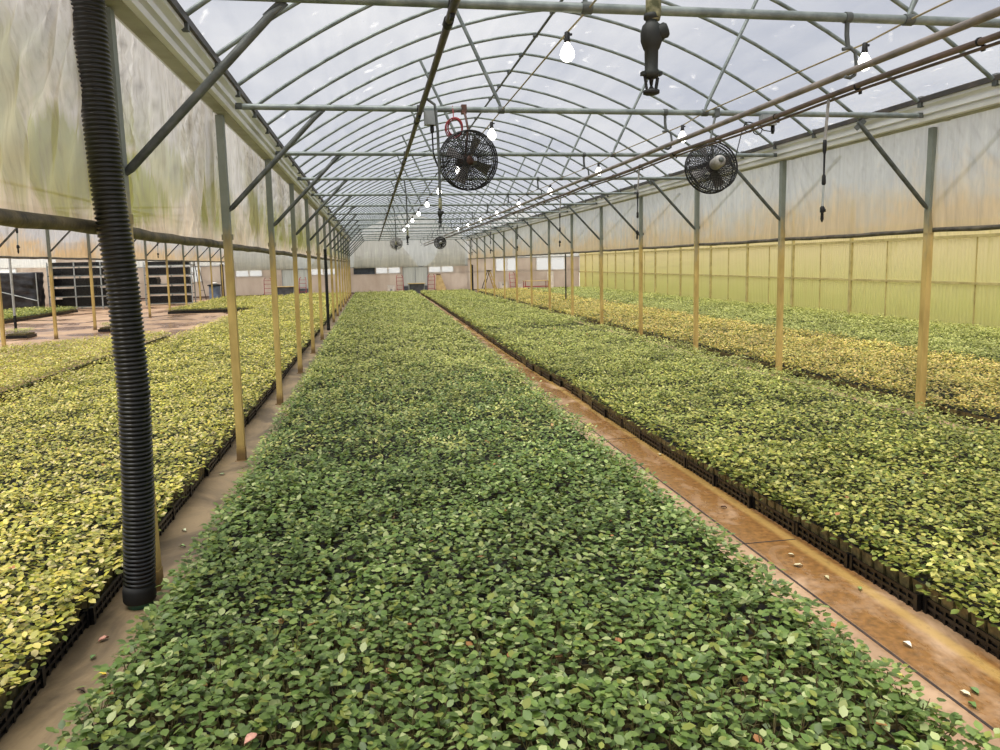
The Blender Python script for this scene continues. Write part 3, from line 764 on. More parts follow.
# (x0, x1, y0, y1, top, near palette, far palette, seed, which edges show pots)
RIGHT_EDGE = ([0, 3, 5, 8, 9.5, 11, 14, 20, 35], [.0, .06, -.01, -.03, .03, -.05, -.03, .06, .20])
CENTER_EDGE = ([0, 2, 6, 11, 18, 30, 42], [-.08, -.05, .0, .12, .24, .40, .5])
PITCH_P = 0.092
CAND = []
BEDS = []
def bed(key, label, x0, x1, y0, y1, top, pal, pal2, lods, edges=(), skew=None, w0=None, w1=None):
    e0 = (lambda y: x0 + np.interp(y, *w0)) if w0 else (lambda y: x0 + 0 * y)
    e1 = (lambda y: x1 + np.interp(y, *w1)) if w1 else (lambda y: x1 + 0 * y)
    rng = np.random.default_rng(sum(map(ord, key)))
    c = Cloud(); near_list = []
    # lods: (y_a, y_b, pitch, leaves, size, near)
    for ya, yb, pitch, m, size, near in lods:
        ya2, yb2 = max(ya, y0), min(yb, y1)
        if yb2 <= ya2: continue
        gx = np.arange(x0 + pitch / 2, x1, pitch); gy = np.arange(ya2 + pitch / 2, yb2, pitch)
        X, Y = np.meshgrid(gx, gy); X = X.ravel(); Y = Y.ravel()
        X = e0(Y) + (X - x0) / (x1 - x0) * (e1(Y) - e0(Y))
        if skew is not None: keep = skew(X, Y); X, Y = X[keep], Y[keep]
        xj = X + rng.uniform(-.25, .25, len(X)) * pitch; yj = Y + rng.uniform(-.25, .25, len(X)) * pitch
        Z = top_height(X, Y, top) + rng.normal(0, .022, len(X))
        gaps = rng.uniform(0, 1, len(X)) < .06; Z = np.where(gaps, Z - .07, Z); Z -= .03 * (np.sin(X * 5.1 + 2 * np.sin(Y * 1.7)) * np.sin(Y * 4.3) > .62)
        tfar = np.clip((Y - 4.5) / 8, 0, 1)
        if near:
            near_list.append(np.stack([X, Y, xj, yj, Z], 1))
            continue
        sel = rng.uniform(0, 1, len(X)) < tfar
        for msk, pl in ((~sel, pal), (sel, pal2)):
            c.leaves(plant_leaves(np.stack([xj, yj, Z], 1)[msk], m, size, pl, pitch * .78, rng, False))
    yy0 = y0
    if near_list: yy0 = max(l[0] for l in [(ll[1],) for ll in lods if ll[5]])
    if yy0 < y1 and skew is None:
        for ya in np.arange(yy0, y1, 1.0): c.slab(float(e0(ya + .5)) + .07, float(e1(ya + .5)) - .07, ya, min(ya + 1.0, y1), .012, .125, 2)
    for (side, pmax) in edges:
        if side in ('l', 'r'):
            gy = np.arange(max(y0, yy0 if near_list else y0) + .04, min(y1, pmax), .08); gx = (e0(gy) + .035) if side == 'l' else (e1(gy) - .035)
        else:
            gx = np.arange(x0 + .04, x1, .08); gy = np.full(len(gx), y0 + .035)
        c.boxes(gx, gy, .037, .014, .135, .78, 1)
    for (side, pmax) in edges:
        for ya, yb, pitch, m, size, nr in ((0, 5.6, .05, 14, .040, True), (5.6, 14, .06, 12, .044, False), (14, 50, .1, 12, .06, False)):
            if side in ('l', 'r'):
                gy = np.arange(max(ya, y0), min(yb, y1, pmax), pitch); gx = (e0(gy) + .015) if side == 'l' else (e1(gy) - .015)
            else:
                if not (ya <= y0 < yb): continue
                gx = np.arange(x0, x1, pitch); gy = np.full(len(gx), y0 + .015)
            if skew is not None and len(gy): kp = skew(gx, gy); gx, gy = gx[kp], gy[kp]
            if not len(gy): continue
            pp = np.stack([gx + rng.normal(0, .018, len(gx)), gy, .215 + rng.normal(0, .022, len(gx))], 1)
            c.leaves(plant_leaves(pp, m, size, pal if y0 < 20 else pal2, .085, rng, nr))
    BEDS.append(dict(key=key, c=c, near=np.concatenate(near_list) if near_list else None, pal=pal, label=label, rng=rng))
NEARLOD = lambda m, s: (0.0, 5.6, PITCH_P, m, s, True)
L_MID = (5.6, 12.5, PITCH_P, 19, .043, False); L_FAR = (12.5, 24, .12, 18, .053, False); L_VF = (24, 50, .17, 17, .068, False)
bed('center', 'broad middle bed of green leafy seedlings running to the end wall', -1.02, 1.90, 1.30, 42.3, .262, PAL_CENTER, PAL_FARC, [NEARLOD(23, .039), L_MID, L_FAR, L_VF], edges=(('r', 43), ('l', 43)), w1=CENTER_EDGE, w0=([0, 2.5, 5, 40], [-.08, -.05, .02, .10]))
bed('right', 'right-hand bed of olive-green seedlings beyond the wet aisle', 2.60, 5.50, 1.30, 42.0, .255, PAL_RIGHT, PAL_FARC, [NEARLOD(24, .037), L_MID, (12.5, 16.6, .12, 18, .053, False), (17.3, 24, .12, 18, .053, False), L_VF], edges=(('l', 43),), w0=RIGHT_EDGE)
bed('left', 'left-hand bed of yellow-green seedlings behind the black corrugated pipe', -4.62, -1.47, 2.0, 42.3, .262, PAL_LEFT, PAL_LEFT, [NEARLOD(24, .037), L_MID, L_FAR, L_VF], edges=(('r', 43),))
bed('amber', 'bed of amber-yellow seedlings just beyond the right post row', 6.02, 8.80, 3.0, 41.8, .262, PAL_AMBER, PAL_AMBER, [(0, 12.5, PITCH_P, 19, .043, False), L_FAR, L_VF], edges=(('l', 30),))
bed('green', 'bed of pale green seedlings along the stained outer wall on the right', 9.02, 12.70, 6.0, 41.5, .25, PAL_FARG, PAL_FARG, [(0, 12.5, PITCH_P, 19, .043, False), L_FAR, L_VF], edges=(('l', 20),))
bed('block', 'block of yellow-green seedlings across a dark gap from the left bed', -7.7, -5.04, 7.0, 19.2, .255, PAL_LEFT, PAL_LEFT, [(0, 12.5, PITCH_P, 19, .043, False), (12.5, 24, .11, 17, .05, False)], edges=(('r', 19),), skew=lambda X, Y: Y < 17.0 + (X + 7.6) * .82 + .15 * np.sin(X * 6))
bed('farleft', 'far block of green seedlings behind the open floor of the left house', -8.05, -4.95, 30.3, 41.5, .23, PAL_FARG, PAL_LEFT, [(24, 50, .15, 13, .07, False)], edges=(('f', 43), ('r', 43)))
bed('edge', 'low block of dull green seedlings near the wrapped rack at the left edge', -15.0, -12.75, 26.5, 33.9, .26, PAL_RIGHT, PAL_RIGHT, [(20, 50, .15, 13, .075, False)], edges=(('r', 43), ('f', 43)))

# the 300 seedlings that show largest are things of their own
allc = []
for bi, bd in enumerate(BEDS):
    if bd['near'] is None: continue
    for j, r in enumerate(bd['near']):
        d = math.sqrt(r[0] ** 2 + r[1] ** 2 + (H_CAM - .25) ** 2)
        if in_frame(r[2], r[3], r[4] - .02, -12): allc.append((d, bi, j))
allc.sort()
chosen = set((bi, j) for _, bi, j in allc[:300])
# seedling prototypes
def proto_seedling(seed, pal):
    rng = np.random.default_rng(seed)
    root = empty('potted_seedling')
    V, q, tr, C = plant_leaves(np.array([[0.0, 0.0, .262 + rng.normal(0, .015)]]), 23, .040, pal, PITCH_P * .72, rng, True)
    me = np_mesh('foliage', V, [(q, 0, True), (tr, 0, True)], [M['leaf']], C)
    fo = bpy.data.objects.new('foliage', me); COL.objects.link(fo); fo.parent = root
    b = MB(); zt = .235
    lean = rng.normal(0, .012, 2)
    b.tube([(0, 0, .125), (lean[0] * .5, lean[1] * .5, .18), (lean[0], lean[1], zt)], [.004, .0032, .002], 5)
    for k in range(4):
        a = rng.uniform(0, 2 * PI); z0 = rng.uniform(.15, .2)
        b.tube([(0, 0, z0), (.022 * math.cos(a), .022 * math.sin(a), z0 + .03), (.034 * math.cos(a), .034 * math.sin(a), z0 + .055)], [.0022, .0018, .0012], 4)
    b.build('stem', M['stem'], root)
    b = MB(); hw = .036; lo = .028
    ring = [(-1, -1), (1, -1), (1, 1), (-1, 1)]
    vs = [(x * lo, y * lo, .014) for x, y in ring] + [(x * hw, y * hw, .135) for x, y in ring] + [(x * (hw - .004), y * (hw - .004), .135) for x, y in ring] + [(x * (hw - .006), y * (hw - .006), .122) for x, y in ring]
    fs = [(3, 2, 1, 0)] + [(a + i, a + (i + 1) % 4, a + 4 + (i + 1) % 4, a + 4 + i) for a in (0, 4, 8) for i in range(4)]
    b.add(vs, fs, False); b.mi = 1; b.add(vs[12:], [(0, 1, 2, 3)], False)
    b.build('pot', [M['pot'], M['soil']], root)
    return root
SEED_LABEL = {'center': ('green leafy seedling in a small pot in the nearest rows of the middle bed', 'nearest seedlings of the middle bed'),
              'left': ('yellow-green seedling in a small pot at the near end of the left bed', 'nearest seedlings of the left bed'),
              'right': ('olive-green seedling in a small pot at the near end of the right bed', 'nearest seedlings of the right bed')}
protos = {}; used = set()
for bi, bd in enumerate(BEDS):
    if bd['near'] is None: continue
    mine = [j for (b_, j) in chosen if b_ == bi]
    if mine:
        pr = [proto_seedling(100 * bi + s, bd['pal']) for s in range(min(10, len(mine)))]
        for n_, j in enumerate(sorted(mine)):
            X, Y, xj, yj, Z = bd['near'][j]
            pi_ = n_ if n_ < len(pr) else random.randrange(len(pr))
            o = pr[pi_] if n_ < len(pr) else copy_tree(pr[pi_])
            o.location = (X, Y, 0); o.rotation_euler = (0, 0, random.choice((0, PI / 2, PI, -PI / 2)))
            f = float(np.clip((Z - .135) / (.262 - .135), .55, 1.3)); o.scale = (1, 1, 1)
            for ch in o.children:
                if ch.name.startswith('foliage'): ch.rotation_euler = (0, 0, random.uniform(-.7, .7)); ch.location = (xj - X, yj - Y, (f - 1) * .06)
            tag(o, SEED_LABEL[bd['key']][0], 'seedling', SEED_LABEL[bd['key']][1])
    rest = np.array([r for j, r in enumerate(bd['near']) if (bi, j) not in chosen])
    c = bd['c']
    if len(rest):
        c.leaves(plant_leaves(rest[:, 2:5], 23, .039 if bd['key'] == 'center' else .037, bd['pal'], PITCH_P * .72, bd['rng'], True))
        c.boxes(rest[:, 0], rest[:, 1], .037, .014, .135, .78, 1)
for bd in BEDS:
    o = bd['c'].build('seedling_foliage'); tag(o, bd['label'], 'seedlings', None, 'stuff')

# ------------------------------------------------------------------ black trays along the bed edges
def make_tray(lx, ly):
    b = MB(); t_ = .007; h = .082
    b.box(0, lx, 0, ly, 0.0, .010)
    for z0, z1 in ((.030, .046), (.068, .084)):
        b.box(-t_, 0, -t_, ly + t_, z0, z1); b.box(lx, lx + t_, -t_, ly + t_, z0, z1)
        b.box(-t_, lx + t_, -t_, 0, z0, z1); b.box(-t_, lx + t_, ly, ly + t_, z0, z1)
    b.box(.003, .008, .003, ly - .003, .01, .078); b.box(lx - .008, lx - .003, .003, ly - .003, .01, .078); b.box(.008, lx - .008, .003, .008, .01, .078); b.box(.008, lx - .008, ly - .008, ly - .003, .01, .078)
    n = int(ly / .06)
    for i in range(n + 1):
        y = ly * i / n
        for x in (-t_ * .5, lx + t_ * .5): b.box(x - .003, x + .003, y - .006, y + .006, 0, h)
    n = max(2, int(lx / .06))
    for i in range(n + 1):
        x = lx * i / n
        for y in (-t_ * .5, ly + t_ * .5): b.box(x - .006, x + .006, y - .003, y + .003, 0, h)
    for px, py in ((0, 0), (lx, 0), (0, ly), (lx, ly)): b.box(px - .012, px + .012, py - .012, py + .012, 0, h + .006)
    return b
def tray_row(pts, lx, ly, label, group, wob=.012, seed=1, rim=True):
    rnd = random.Random(seed); first = None
    for (x, y) in pts:
        if first is None:
            o = make_tray(lx, ly).build('black_tray', M['black_plastic']); first = o
        else: o = copy_tree(first)
        o.location = (x + rnd.uniform(-wob, wob), y, 0); o.rotation_euler = (0, 0, rnd.uniform(-.012, .012))
        tag(o, label, 'tray', group)
TR = .52
tray_row([(2.60 + float(np.interp(1.5 + (i + .5) * TR, *RIGHT_EDGE)), 1.5 + i * TR) for i in range(77)], .28, TR - .03, 'black slotted plastic tray under the right bed along the wet aisle', 'trays along the right aisle', seed=3)
tray_row([(-1.75, 2.2 + i * TR) for i in range(76)], .28, TR - .03, 'black slotted plastic tray under the left bed along the left post row', 'trays along the left aisle', seed=4)
tray_row([(6.00, 5.2 + i * TR) for i in range(54)], .28, TR - .03, 'black plastic tray under the amber bed beside the right posts', 'trays beside the right posts', seed=5)
tray_row([(-5.22, 9.0 + i * TR) for i in range(18)], .28, TR - .03, 'black plastic tray added to darken the shaded gap beside the block left of the left bed', 'trays added in the gap of the left house', seed=7)  # tray row added to darken the shaded gap
tray_row([(-8.05 + i * TR, 30.25) for i in range(6)], TR - .03, .28, 'black plastic tray at the front of the far green block on the left', 'trays in front of the far left block', seed=6)
tray_row([(-13.0, 26.6 + i * TR) for i in range(14)], .28, TR - .03, 'black plastic tray along the open floor under the left-edge block', 'trays of the left-edge block', seed=8)
# two stray trays of seedlings on the open floor
def stray(x, y, n, label, seed):
    root = empty('seedling_tray', (x, y, 0))
    tag(root, label, 'tray')
    b = make_tray(.55, .55); b.build('tray', M['black_plastic'], root)
    rng = np.random.default_rng(seed)
    g = np.linspace(.06, .49, 6); X, Y = np.meshgrid(g, g)
    V, q, tr, C = plant_leaves(np.stack([X.ravel(), Y.ravel(), np.full(36, .25)], 1), 10, .05, PAL_FARG, .08, rng, False)
    me = np_mesh('foliage', V, [(q, 0, True)], [M['leaf']], C); fo = bpy.data.objects.new('foliage', me); COL.objects.link(fo); fo.parent = root
    b = MB()
    for xx in g:
        for yy in g: b.box(xx - .036, xx + .036, yy - .036, yy + .036, .012, .13, .006)
    tag(b.build('pots', M['pot'], root), kind='stuff')
stray(-9.8, 21.1, 2, 'single tray of green seedlings left on the open floor at the left edge', 5)
stray(-7.9, 22.4, 1, 'small tray of seedlings on the open floor just left of the black corrugated pipe', 6)

# ------------------------------------------------------------------ corrugated pipes
def corrugated(path, r, pitch, label, stub=False):
    """path: world points from the foot up; ribs follow the bend of the pipe."""
    def at(z):
        for (x0, y0, z0), (x1, y1, z1) in zip(path, path[1:]):
            if z <= z1 or (x1, y1, z1) == path[-1]:
                f = (z - z0) / (z1 - z0); f = min(max(f, 0), 1); return (x0 + (x1 - x0) * f, y0 + (y1 - y0) * f, z)
    b = MB(); pts = []; rs = []; z = path[0][2] + .09
    while z < path[-1][2] - pitch:
        for f, k in ((0, .9), (.28, .9), (.42, 1), (.84, 1.0), (.96, .9)): pts.append(at(z + f * pitch)); rs.append(r * k)
        z += pitch
    b.tube(pts, rs, 24)
    o = b.build('corrugated_pipe', M['black_plastic']); tag(o, label, 'pipe')
    x, y, z0 = path[0]
    b = MB(); b.lathe([(r * .98, z0), (r * 1.04, z0 + .01), (r * 1.04, z0 + .065), (r * .96, z0 + .095)], (x, y, 0), (0, 0, 1), 28); b.build('end_collar', M['black_dull'], o)
    if stub:
        b = MB(); b.lathe([(r * .8, 0.0), (r * .8, z0 + .02)], (x, y, 0), (0, 0, 1), 24); b.build('drain_stub', M['green_pvc'], o)
    return o
corrugated([(-1.283, 3.93, .03), (-1.254, 3.93, .6), (-1.238, 3.93, 1.15), (-1.254, 3.93, 1.7), (-1.288, 3.93, 2.13), (-1.31, 3.93, 2.62), (-1.322, 3.93, 3.12)], .079, .0225, 'big black corrugated drain pipe standing in front of the left row\'s first post', True)
corrugated([(-1.24, 20.42, 0), (-1.24, 20.42, 2.25)], .045, .05, 'slim black drain pipe far along the left post row')
b = MB(); b.tube([(6.06, 43.6, 0), (6.06, 43.6, 1.62)], .06, 10); b.tube([(6.06, 43.6, 1.5), (6.06, 43.6, 1.62), (5.95, 43.6, 1.66)], .065, 10)
o = b.build('down_pipe', M['black_dull']); tag(o, 'black downpipe against the end wall near its right corner', 'pipe')
b = MB(); b.lathe([(.16, 0), (.16, .03), (.08, .1), (.07, .2)], (6.06, 43.6, 0), (0, 0, 1), 14); b.build('foot', M['black_dull'], o)

# ------------------------------------------------------------------ overhead water pipes and sprinklers
b = MB(); b.tube([(.49, y, 3.165 - .012 * math.sin((y - PY(1)) / BAY * PI) ** 2) for y in np.arange(-1, 40.1, .5)], .024, 10)
o = b.build('water_pipe', M['dark_pipe']); tag(o, 'dark overhead water pipe running lengthwise left of the near fan', 'pipe')
for k in range(13):
    y = 1.4 + 2.9 * k
    b = MB(); b.tube([(.49, y - .04, 3.165), (.49, y + .04, 3.165)], .031, 10); b.build('pipe_joint', M['black_dull'], o)
b = MB(); b.tube([(.515, y, 3.18) for y in np.arange(-1, 40.1, .5)], .009, 6); b.build('cable', M['cable'], o)
def heavy_sprinkler(y, label, big=False, x=.57):
    root = empty('sprinkler', (x, y, 0.014)); tag(root, label, 'sprinkler', 'heavy sprinklers under the left water pipe')
    b = MB(); b.tube([(-.09, 0, 3.17), (-.02, 0, 3.12), (0, 0, 2.9), (.004, 0, 2.6), (.004, 0, 2.31)], .012, 10); b.build('drop_hose', M['galv_dark'], root)
    b = MB(); b.lathe([(.011, 2.34), (.0155, 2.335), (.0155, 2.25), (.013, 2.24)], (.004, 0, 0), (0, 0, 1), 14); b.build('hose_sleeve', M['hose_mould'], root)
    b = MB()
    b.lathe([(.0155, 2.252), (.0155, 2.243), (.011, 2.240), (.012, 2.236), (.018, 2.230), (.0218, 2.216), (.0215, 2.200), (.0165, 2.186), (.0138, 2.182), (.0132, 2.145), (.016, 2.14), (.016, 2.132), (.011, 2.128)], (0, 0, 0), (0, 0, 1), 18)
    b.lathe([(.013, 0), (.0165, .002), (.017, .009), (.015, .011), (.0155, .019), (.012, .023)], (.010, -.002, 2.214), (.88, -.3, .34), 14)
    b.obox((0, 0, 2.137), (.021, 0, 0), (0, .007, 0), (0, 0, .0035))
    b.build('check_valve', M['green_valve'], root)
    b = MB()
    for s in (-1, 1): b.obox((s * .0115, 0, 2.118), (.0022, 0, -.002), (0, .003, 0), (.002 * s, 0, .012))
    b.lathe([(.012, 2.096), (.0165, 2.098), (.0165, 2.104), (.006, 2.107), (.002, 2.114)], (0, 0, 0), (0, 0, 1), 16)
    b.lathe([(.003, 2.114), (.005, 2.128), (.009, 2.13)], (0, 0, 0), (0, 0, 1), 10)
    b.build('spray_nozzle', M['black_dull'], root)
    return root
s0 = heavy_sprinkler(1.42, 'large dark sprinkler head hanging nearest the camera, left of the right fan')
for y, l in ((6.25, 'dark sprinkler drop hanging against the left edge of the near round fan'), (11.9, 'dark sprinkler drop hanging second behind the near round fan'), (17.5, 'small far sprinkler drop on the left water pipe')):
    o = copy_tree(s0); o.location = (.6, y, 0.0); o['label'] = l

zA, zB2 = 2.893, 2.808
b = MB(); b.tube([(2.925, y, zA) for y in (-.5, 10, 20, 41)], .021, 10); o = b.build('water_pipe', M['brown_pipe']); tag(o, 'upper of the two long brown pipes hung from hooks on the right', 'pipe')
b = MB(); b.tube([(2.965, y, zB2 - .012 * math.sin((y - PY(1)) / BAY * PI) ** 2) for y in np.arange(-.5, 41.1, .5)], .017, 10); o = b.build('water_pipe', M['brown_hose']); tag(o, 'lower of the two long brown pipes on the right, with cords strapped under it', 'pipe')
b = MB(); b.tube([(2.985, y, zB2 - .026 - .014 * math.sin((y - PY(1)) / BAY * PI) ** 2) for y in np.arange(-.5, 41.1, .5)], .009, 8); b.build('strapped_hose', M['brown_hose'], o)
for k in range(30):
    y = 3.2 + k * .9
    b = MB(); b.lathe([(.019, -.008), (.022, -.006), (.022, .006), (.019, .008)], (2.968, y, zB2 - .006), (0, 1, 0), 10); b.box(2.985, 2.995, y - .01, y + .01, zB2 - .05, zB2 - .02); b.build('strap', M['black_dull'], o)
def light_drop(y, label):
    root = empty('drop_nozzle', (2.97, y, 0)); tag(root, label, 'sprinkler', 'drop nozzles under the right water pipes')
    b = MB(); b.tube([(0, 0, 2.80), (-.01, 0, 2.66), (-.02, 0, 2.52)], .0095, 8); b.build('drop_hose', M['fan_motor'], root)
    b = MB(); b.lathe([(.011, 2.53), (.013, 2.5), (.012, 2.46), (.007, 2.44), (.006, 2.31), (.012, 2.30), (.013, 2.25), (.008, 2.24)], (-.02, 0, 0), (0, 0, 1), 10); b.build('weight', M['black_dull'], root)
    b = MB(); b.tube([(-.02, 0, 2.245), (-.025, 0, 2.10)], .007, 8); b.build('tail_tube', M['galv_light'], root)
    b = MB(); b.lathe([(.008, 2.105), (.015, 2.095), (.015, 2.065), (.009, 2.06), (.011, 2.02), (.004, 2.0)], (-.025, 0, 0), (0, 0, 1), 10); b.lathe([(.009, 0), (.011, .02)], (-.025, 0, 2.075), (1, -.4, .1), 8); b.build('spray_nozzle', M['black_dull'], root)
    return root
d0 = light_drop(4.38, 'slim drop nozzle hanging nearest on the right, before the second right post gap')
for k in range(1, 6):
    o = copy_tree(d0); o.location = (2.97, 4.38 + 3.36 * k, 0); o['label'] = '%s slim drop nozzle counted from the camera under the right pipes' % ORD[k]
for x, y, l in ((-4.1, 9.38, 'drop nozzle hanging in the left house in front of the amber curtain'), (-4.1, 15.08, 'drop nozzle hanging in the left house behind the black corrugated pipe')):
    o = copy_tree(d0); o.location = (x, y, 0); o['label'] = l; o['group'] = 'drop nozzles in the left house'
b = MB(); b.tube([(-4.1, y, 2.81) for y in (5, 20, 40)], .02, 8); o = b.build('water_pipe', M['brown_pipe']); tag(o, 'overhead water pipe along the left house that carries its drop nozzles', 'pipe')

# ------------------------------------------------------------------ string lights
def string_light(xc, xb, zb, label, n=9):
    root = empty('string_light', (0, 0, 0)); tag(root, label, 'light')
    pts = [(xc + .02, 2.6, 3.24), (xc, PY(1), ZB - .005)]
    bulbs = []
    for i in range(1, n + 1):
        yb = PY(i) + .2
        pts += [(xb, yb, zb + .10), (xc, PY(i + 1), ZB + .005)]; bulbs.append(yb)
    b = MB(); b.tube(pts, .006, 6); b.build('cable', M['cable'], root)
    proto = None
    for yb in bulbs:
        if proto is None:
            b = MB(); prof = [(.014, .0), (.017, -.012), (.028, -.03), (.040, -.052), (.043, -.070), (.039, -.090), (.024, -.107), (.001, -.115)]
            b.lathe(prof, (0, 0, 0), (0, 0, 1), 16); proto = b.build('bulb', M['bulb'], root); o = proto
            b = MB(); b.lathe([(.008, .062), (.016, .056), (.017, .02), (.019, .012), (.019, -.002), (.013, -.004)], (0, 0, 0), (0, 0, 1), 12); b.obox((.018, 0, .045), (.012, 0, 0), (0, .006, 0), (0, 0, .006)); b.build('socket', M['black_dull'], o)
            o.parent = root
        else: o = copy_tree(proto, root)
        o.location = (xb, yb, zb + .045)
string_light(1.27, 1.20, 3.03, 'string of lit bulbs hung lengthwise above the middle bed, beside the left fan')
string_light(3.30, 3.16, 3.02, 'string of lit bulbs hung lengthwise beside the two right water pipes')

# ------------------------------------------------------------------ fans
def fan(c, axis, R, label, motor_len=.2, hang=None, guard='black_dull', motor='fan_motor'):
    a = Vector(axis).normalized(); c = Vector(c)
    root = empty('circulation_fan', c); tag(root, label, 'fan', 'round circulation fans')
    u = Vector((0, 0, 1)).cross(a).normalized(); w_ = a.cross(u)
    def ring(r, h, n=40): return [(u * math.cos(2 * PI * k / n) + w_ * math.sin(2 * PI * k / n)) * r + a * h for k in range(n)]
    b = MB()
    def dome(f): return .05 + .045 * (1 - f * f)
    for s in (1, -1):
        for f in np.linspace(.2, .95, 13):
            b.tube(ring(R * f, s * dome(f)), .0026, 4, False, True)
        for k in range(52):
            t_ = 2 * PI * k / 52
            d = u * math.cos(t_) + w_ * math.sin(t_); tang = u * -math.sin(t_) + w_ * math.cos(t_)
            b.tube([d * R * .2 + a * s * dome(.2), (d * .6 + tang * .06).normalized() * R * .6 + a * s * dome(.6), d * R + a * s * .05], .0032, 4, False)
    b.tube(ring(R, .05), .007, 6, False, True); b.tube(ring(R, -.05), .007, 6, False, True)
    b.tube(ring(R, 0), .005, 6, False, True)
    b.lathe([(R * .2, 0), (R * .2, .01)], a * .095, a, 20); 
    b.build('cage_guard', M[guard], root)
    for k in range(4):
        t_ = 2 * PI * k / 4 + .4; d = u * math.cos(t_) + w_ * math.sin(t_); tg = u * -math.sin(t_) + w_ * math.cos(t_)
        b = MB()
        p = []
        for r_, wd, tw in ((.16, .07, .035), (.5, .14, .03), (.82, .18, .022)):
            cc = d * R * r_
            for s in (-1, 1): p.append(cc + tg * (s * wd * R) + a * (s * tw))
        b.add(p, [(0, 1, 3, 2), (2, 3, 5, 4)], True)
        b.add([q + a * .003 for q in p], [(2, 3, 1, 0), (4, 5, 3, 2)], True)
        b.build('blade', M['fan_blade'], root)
    b = MB(); b.lathe([(.02, -.03), (.045, -.02), (.045, .03)], (0, 0, 0), a, 16); b.build('hub', M['rust'], root)
    b = MB(); b.lathe([(.045, .06), (.055, .075), (.058, .1), (.058, .06 + motor_len * .8), (.05, .06 + motor_len * .95), (.03, .06 + motor_len)], (0, 0, 0), a, 20)
    m_ = b.build('motor', M[motor], root)
    b = MB(); b.lathe([(.024, 0), (.024, .012), (.012, .02)], a * (.06 + motor_len), a, 12); b.build('end_cap', M['galv_dark'], m_)
    if hang is not None:
        h = Vector(hang) - c
        b = MB(); side = u
        top = w_ * (R + .01)
        b.tube([h, top.lerp(h, .55), top + a * .02, a * .09 + w_ * .06], [.012, .012, .011, .011], 8)
        b.obox(h, (.024, 0, 0), (0, .034, 0), (0, 0, .04))
        b.build('hanger', M['rust' if motor == 'rust' else 'galv_dark'], root)
    return root
fan((.925, 6.74, 2.725), (-.20, .97, .10), .268, 'large round fan with a dark cage hung from the second cross beam, left of centre', .17, (.905, 6.84, ZB), 'black_dull', 'rust')
fan((3.315, 6.72, 2.66), (-.05, -.97, .18), .245, 'round fan with a pale grey motor facing the camera, hung near the right curtain', .17, (3.42, 6.84, ZB))
fan((1.0, 28.6, 2.60), (-.15, .95, 0), .24, 'small far round fan left of centre near the end wall', .15, (1.0, 28.7, ZB), 'fan_motor', 'fan_motor')
fan((2.72, 28.6, 2.60), (.05, -.98, .05), .24, 'small far round fan right of centre near the end wall', .15, (2.72, 28.7, ZB))
# electrical boxes and coiled cables on the second beam
b = MB(); b.box(.53, .65, 6.75, 6.83, 3.05, 3.175); o = b.build('junction_box', M['grey_box']); tag(o, 'grey electrical box on the second cross beam beside the dark water pipe', 'box')
b = MB(); b.lathe([(.018, 3.05), (.02, 3.0), (.013, 2.98)], (.60, 6.79, 0), (0, 0, 1), 10); b.build('plug', M['black_dull'], o)
b = MB(); b.tube([(.60, 6.79, 2.99), (.605, 6.79, 2.8), (.64, 6.78, 2.68), (.70, 6.77, 2.66), (.76, 6.76, 2.74)], .008, 6); b.build('cord', M['black_dull'], o)
b = MB()
for j in range(4):
    r_ = .074 + .010 * random.uniform(-1, 1); cx_, cz_ = .805 + random.uniform(-.012, .012), 3.03 + random.uniform(-.015, .01)
    b.tube([(cx_ + r_ * .92 * math.cos(q), 6.785 - j * .012, cz_ + r_ * 1.1 * math.sin(q)) for q in np.linspace(0, 2 * PI, 25)[:-1]], .006, 6, False, True)
b.tube([(.80, 6.78, 3.10), (.80, 6.80, 3.18), (.80, 6.84, 3.235)], .005, 6)
o = b.build('cable_coil', M['red_cable']); tag(o, 'coil of dark red cable hanging between the grey box and the left fan', 'cable')
b = MB(); b.box(3.87, 4.02, 6.75, 6.83, 3.08, 3.18); o = b.build('junction_box', M['grey_box']); tag(o, 'grey electrical box under the second cross beam right of the right fan', 'box')
b = MB(); b.lathe([(.018, 3.08), (.02, 3.03), (.012, 3.0)], (4.0, 6.79, 0), (0, 0, 1), 10); b.build('plug', M['black_dull'], o)
b = MB()
for j in range(2):
    cx_ = 3.74 + .09 * j
    b.tube([(cx_ + .05 * math.cos(q), 6.78, 3.06 + .05 * math.sin(q) - .02 * j) for q in np.linspace(0, 2 * PI, 19)[:-1]], .005, 6, False, True)
b.tube([(4.0, 6.79, 3.02), (3.9, 6.78, 3.03), (3.79, 6.78, 3.10), (3.7, 6.78, 3.11), (3.66, 6.78, 3.0), (3.55, 6.70, 2.72)], .005, 6)
o = b.build('cable_coil', M['black_dull']); tag(o, 'looped dark fan cord between the right fan and its grey box', 'cable')

# ------------------------------------------------------------------ far end: carts, trucks, ladders, barrel, racks
def hand_truck(x, y, rz, label):
    root = empty('hand_truck', (x, y, 0), rz); tag(root, label, 'hand truck')
    b = MB()
    for s in (-1, 1): b.tube([(s * .2, 0, .1), (s * .2, .03, .6), (s * .2, .1, 1.05), (s * .12, .16, 1.16)], .018, 8)
    for z in (.3, .55, .8, 1.0): b.tube([(-.2, .03 + (z - .3) * .1, z), (.2, .03 + (z - .3) * .1, z)], .014, 6)
    b.build('frame', M['red'], root)
    b = MB(); b.box(-.22, .22, -.28, 0, .03, .05); b.build('toe_plate', M['red'], root)
    for s in (-1, 1):
        b = MB(); b.lathe([(.03, -.03), (.11, -.03), (.12, 0), (.11, .03), (.03, .03)], (s * .26, .06, .12), (1, 0, 0), 14); b.build('wheel', M['black_dull'], root)
hand_truck(1.66, 43.2, .2, 'red hand truck just left of the middle end door')
hand_truck(3.5, 43.2, -.3, 'red hand truck just right of the middle end door')
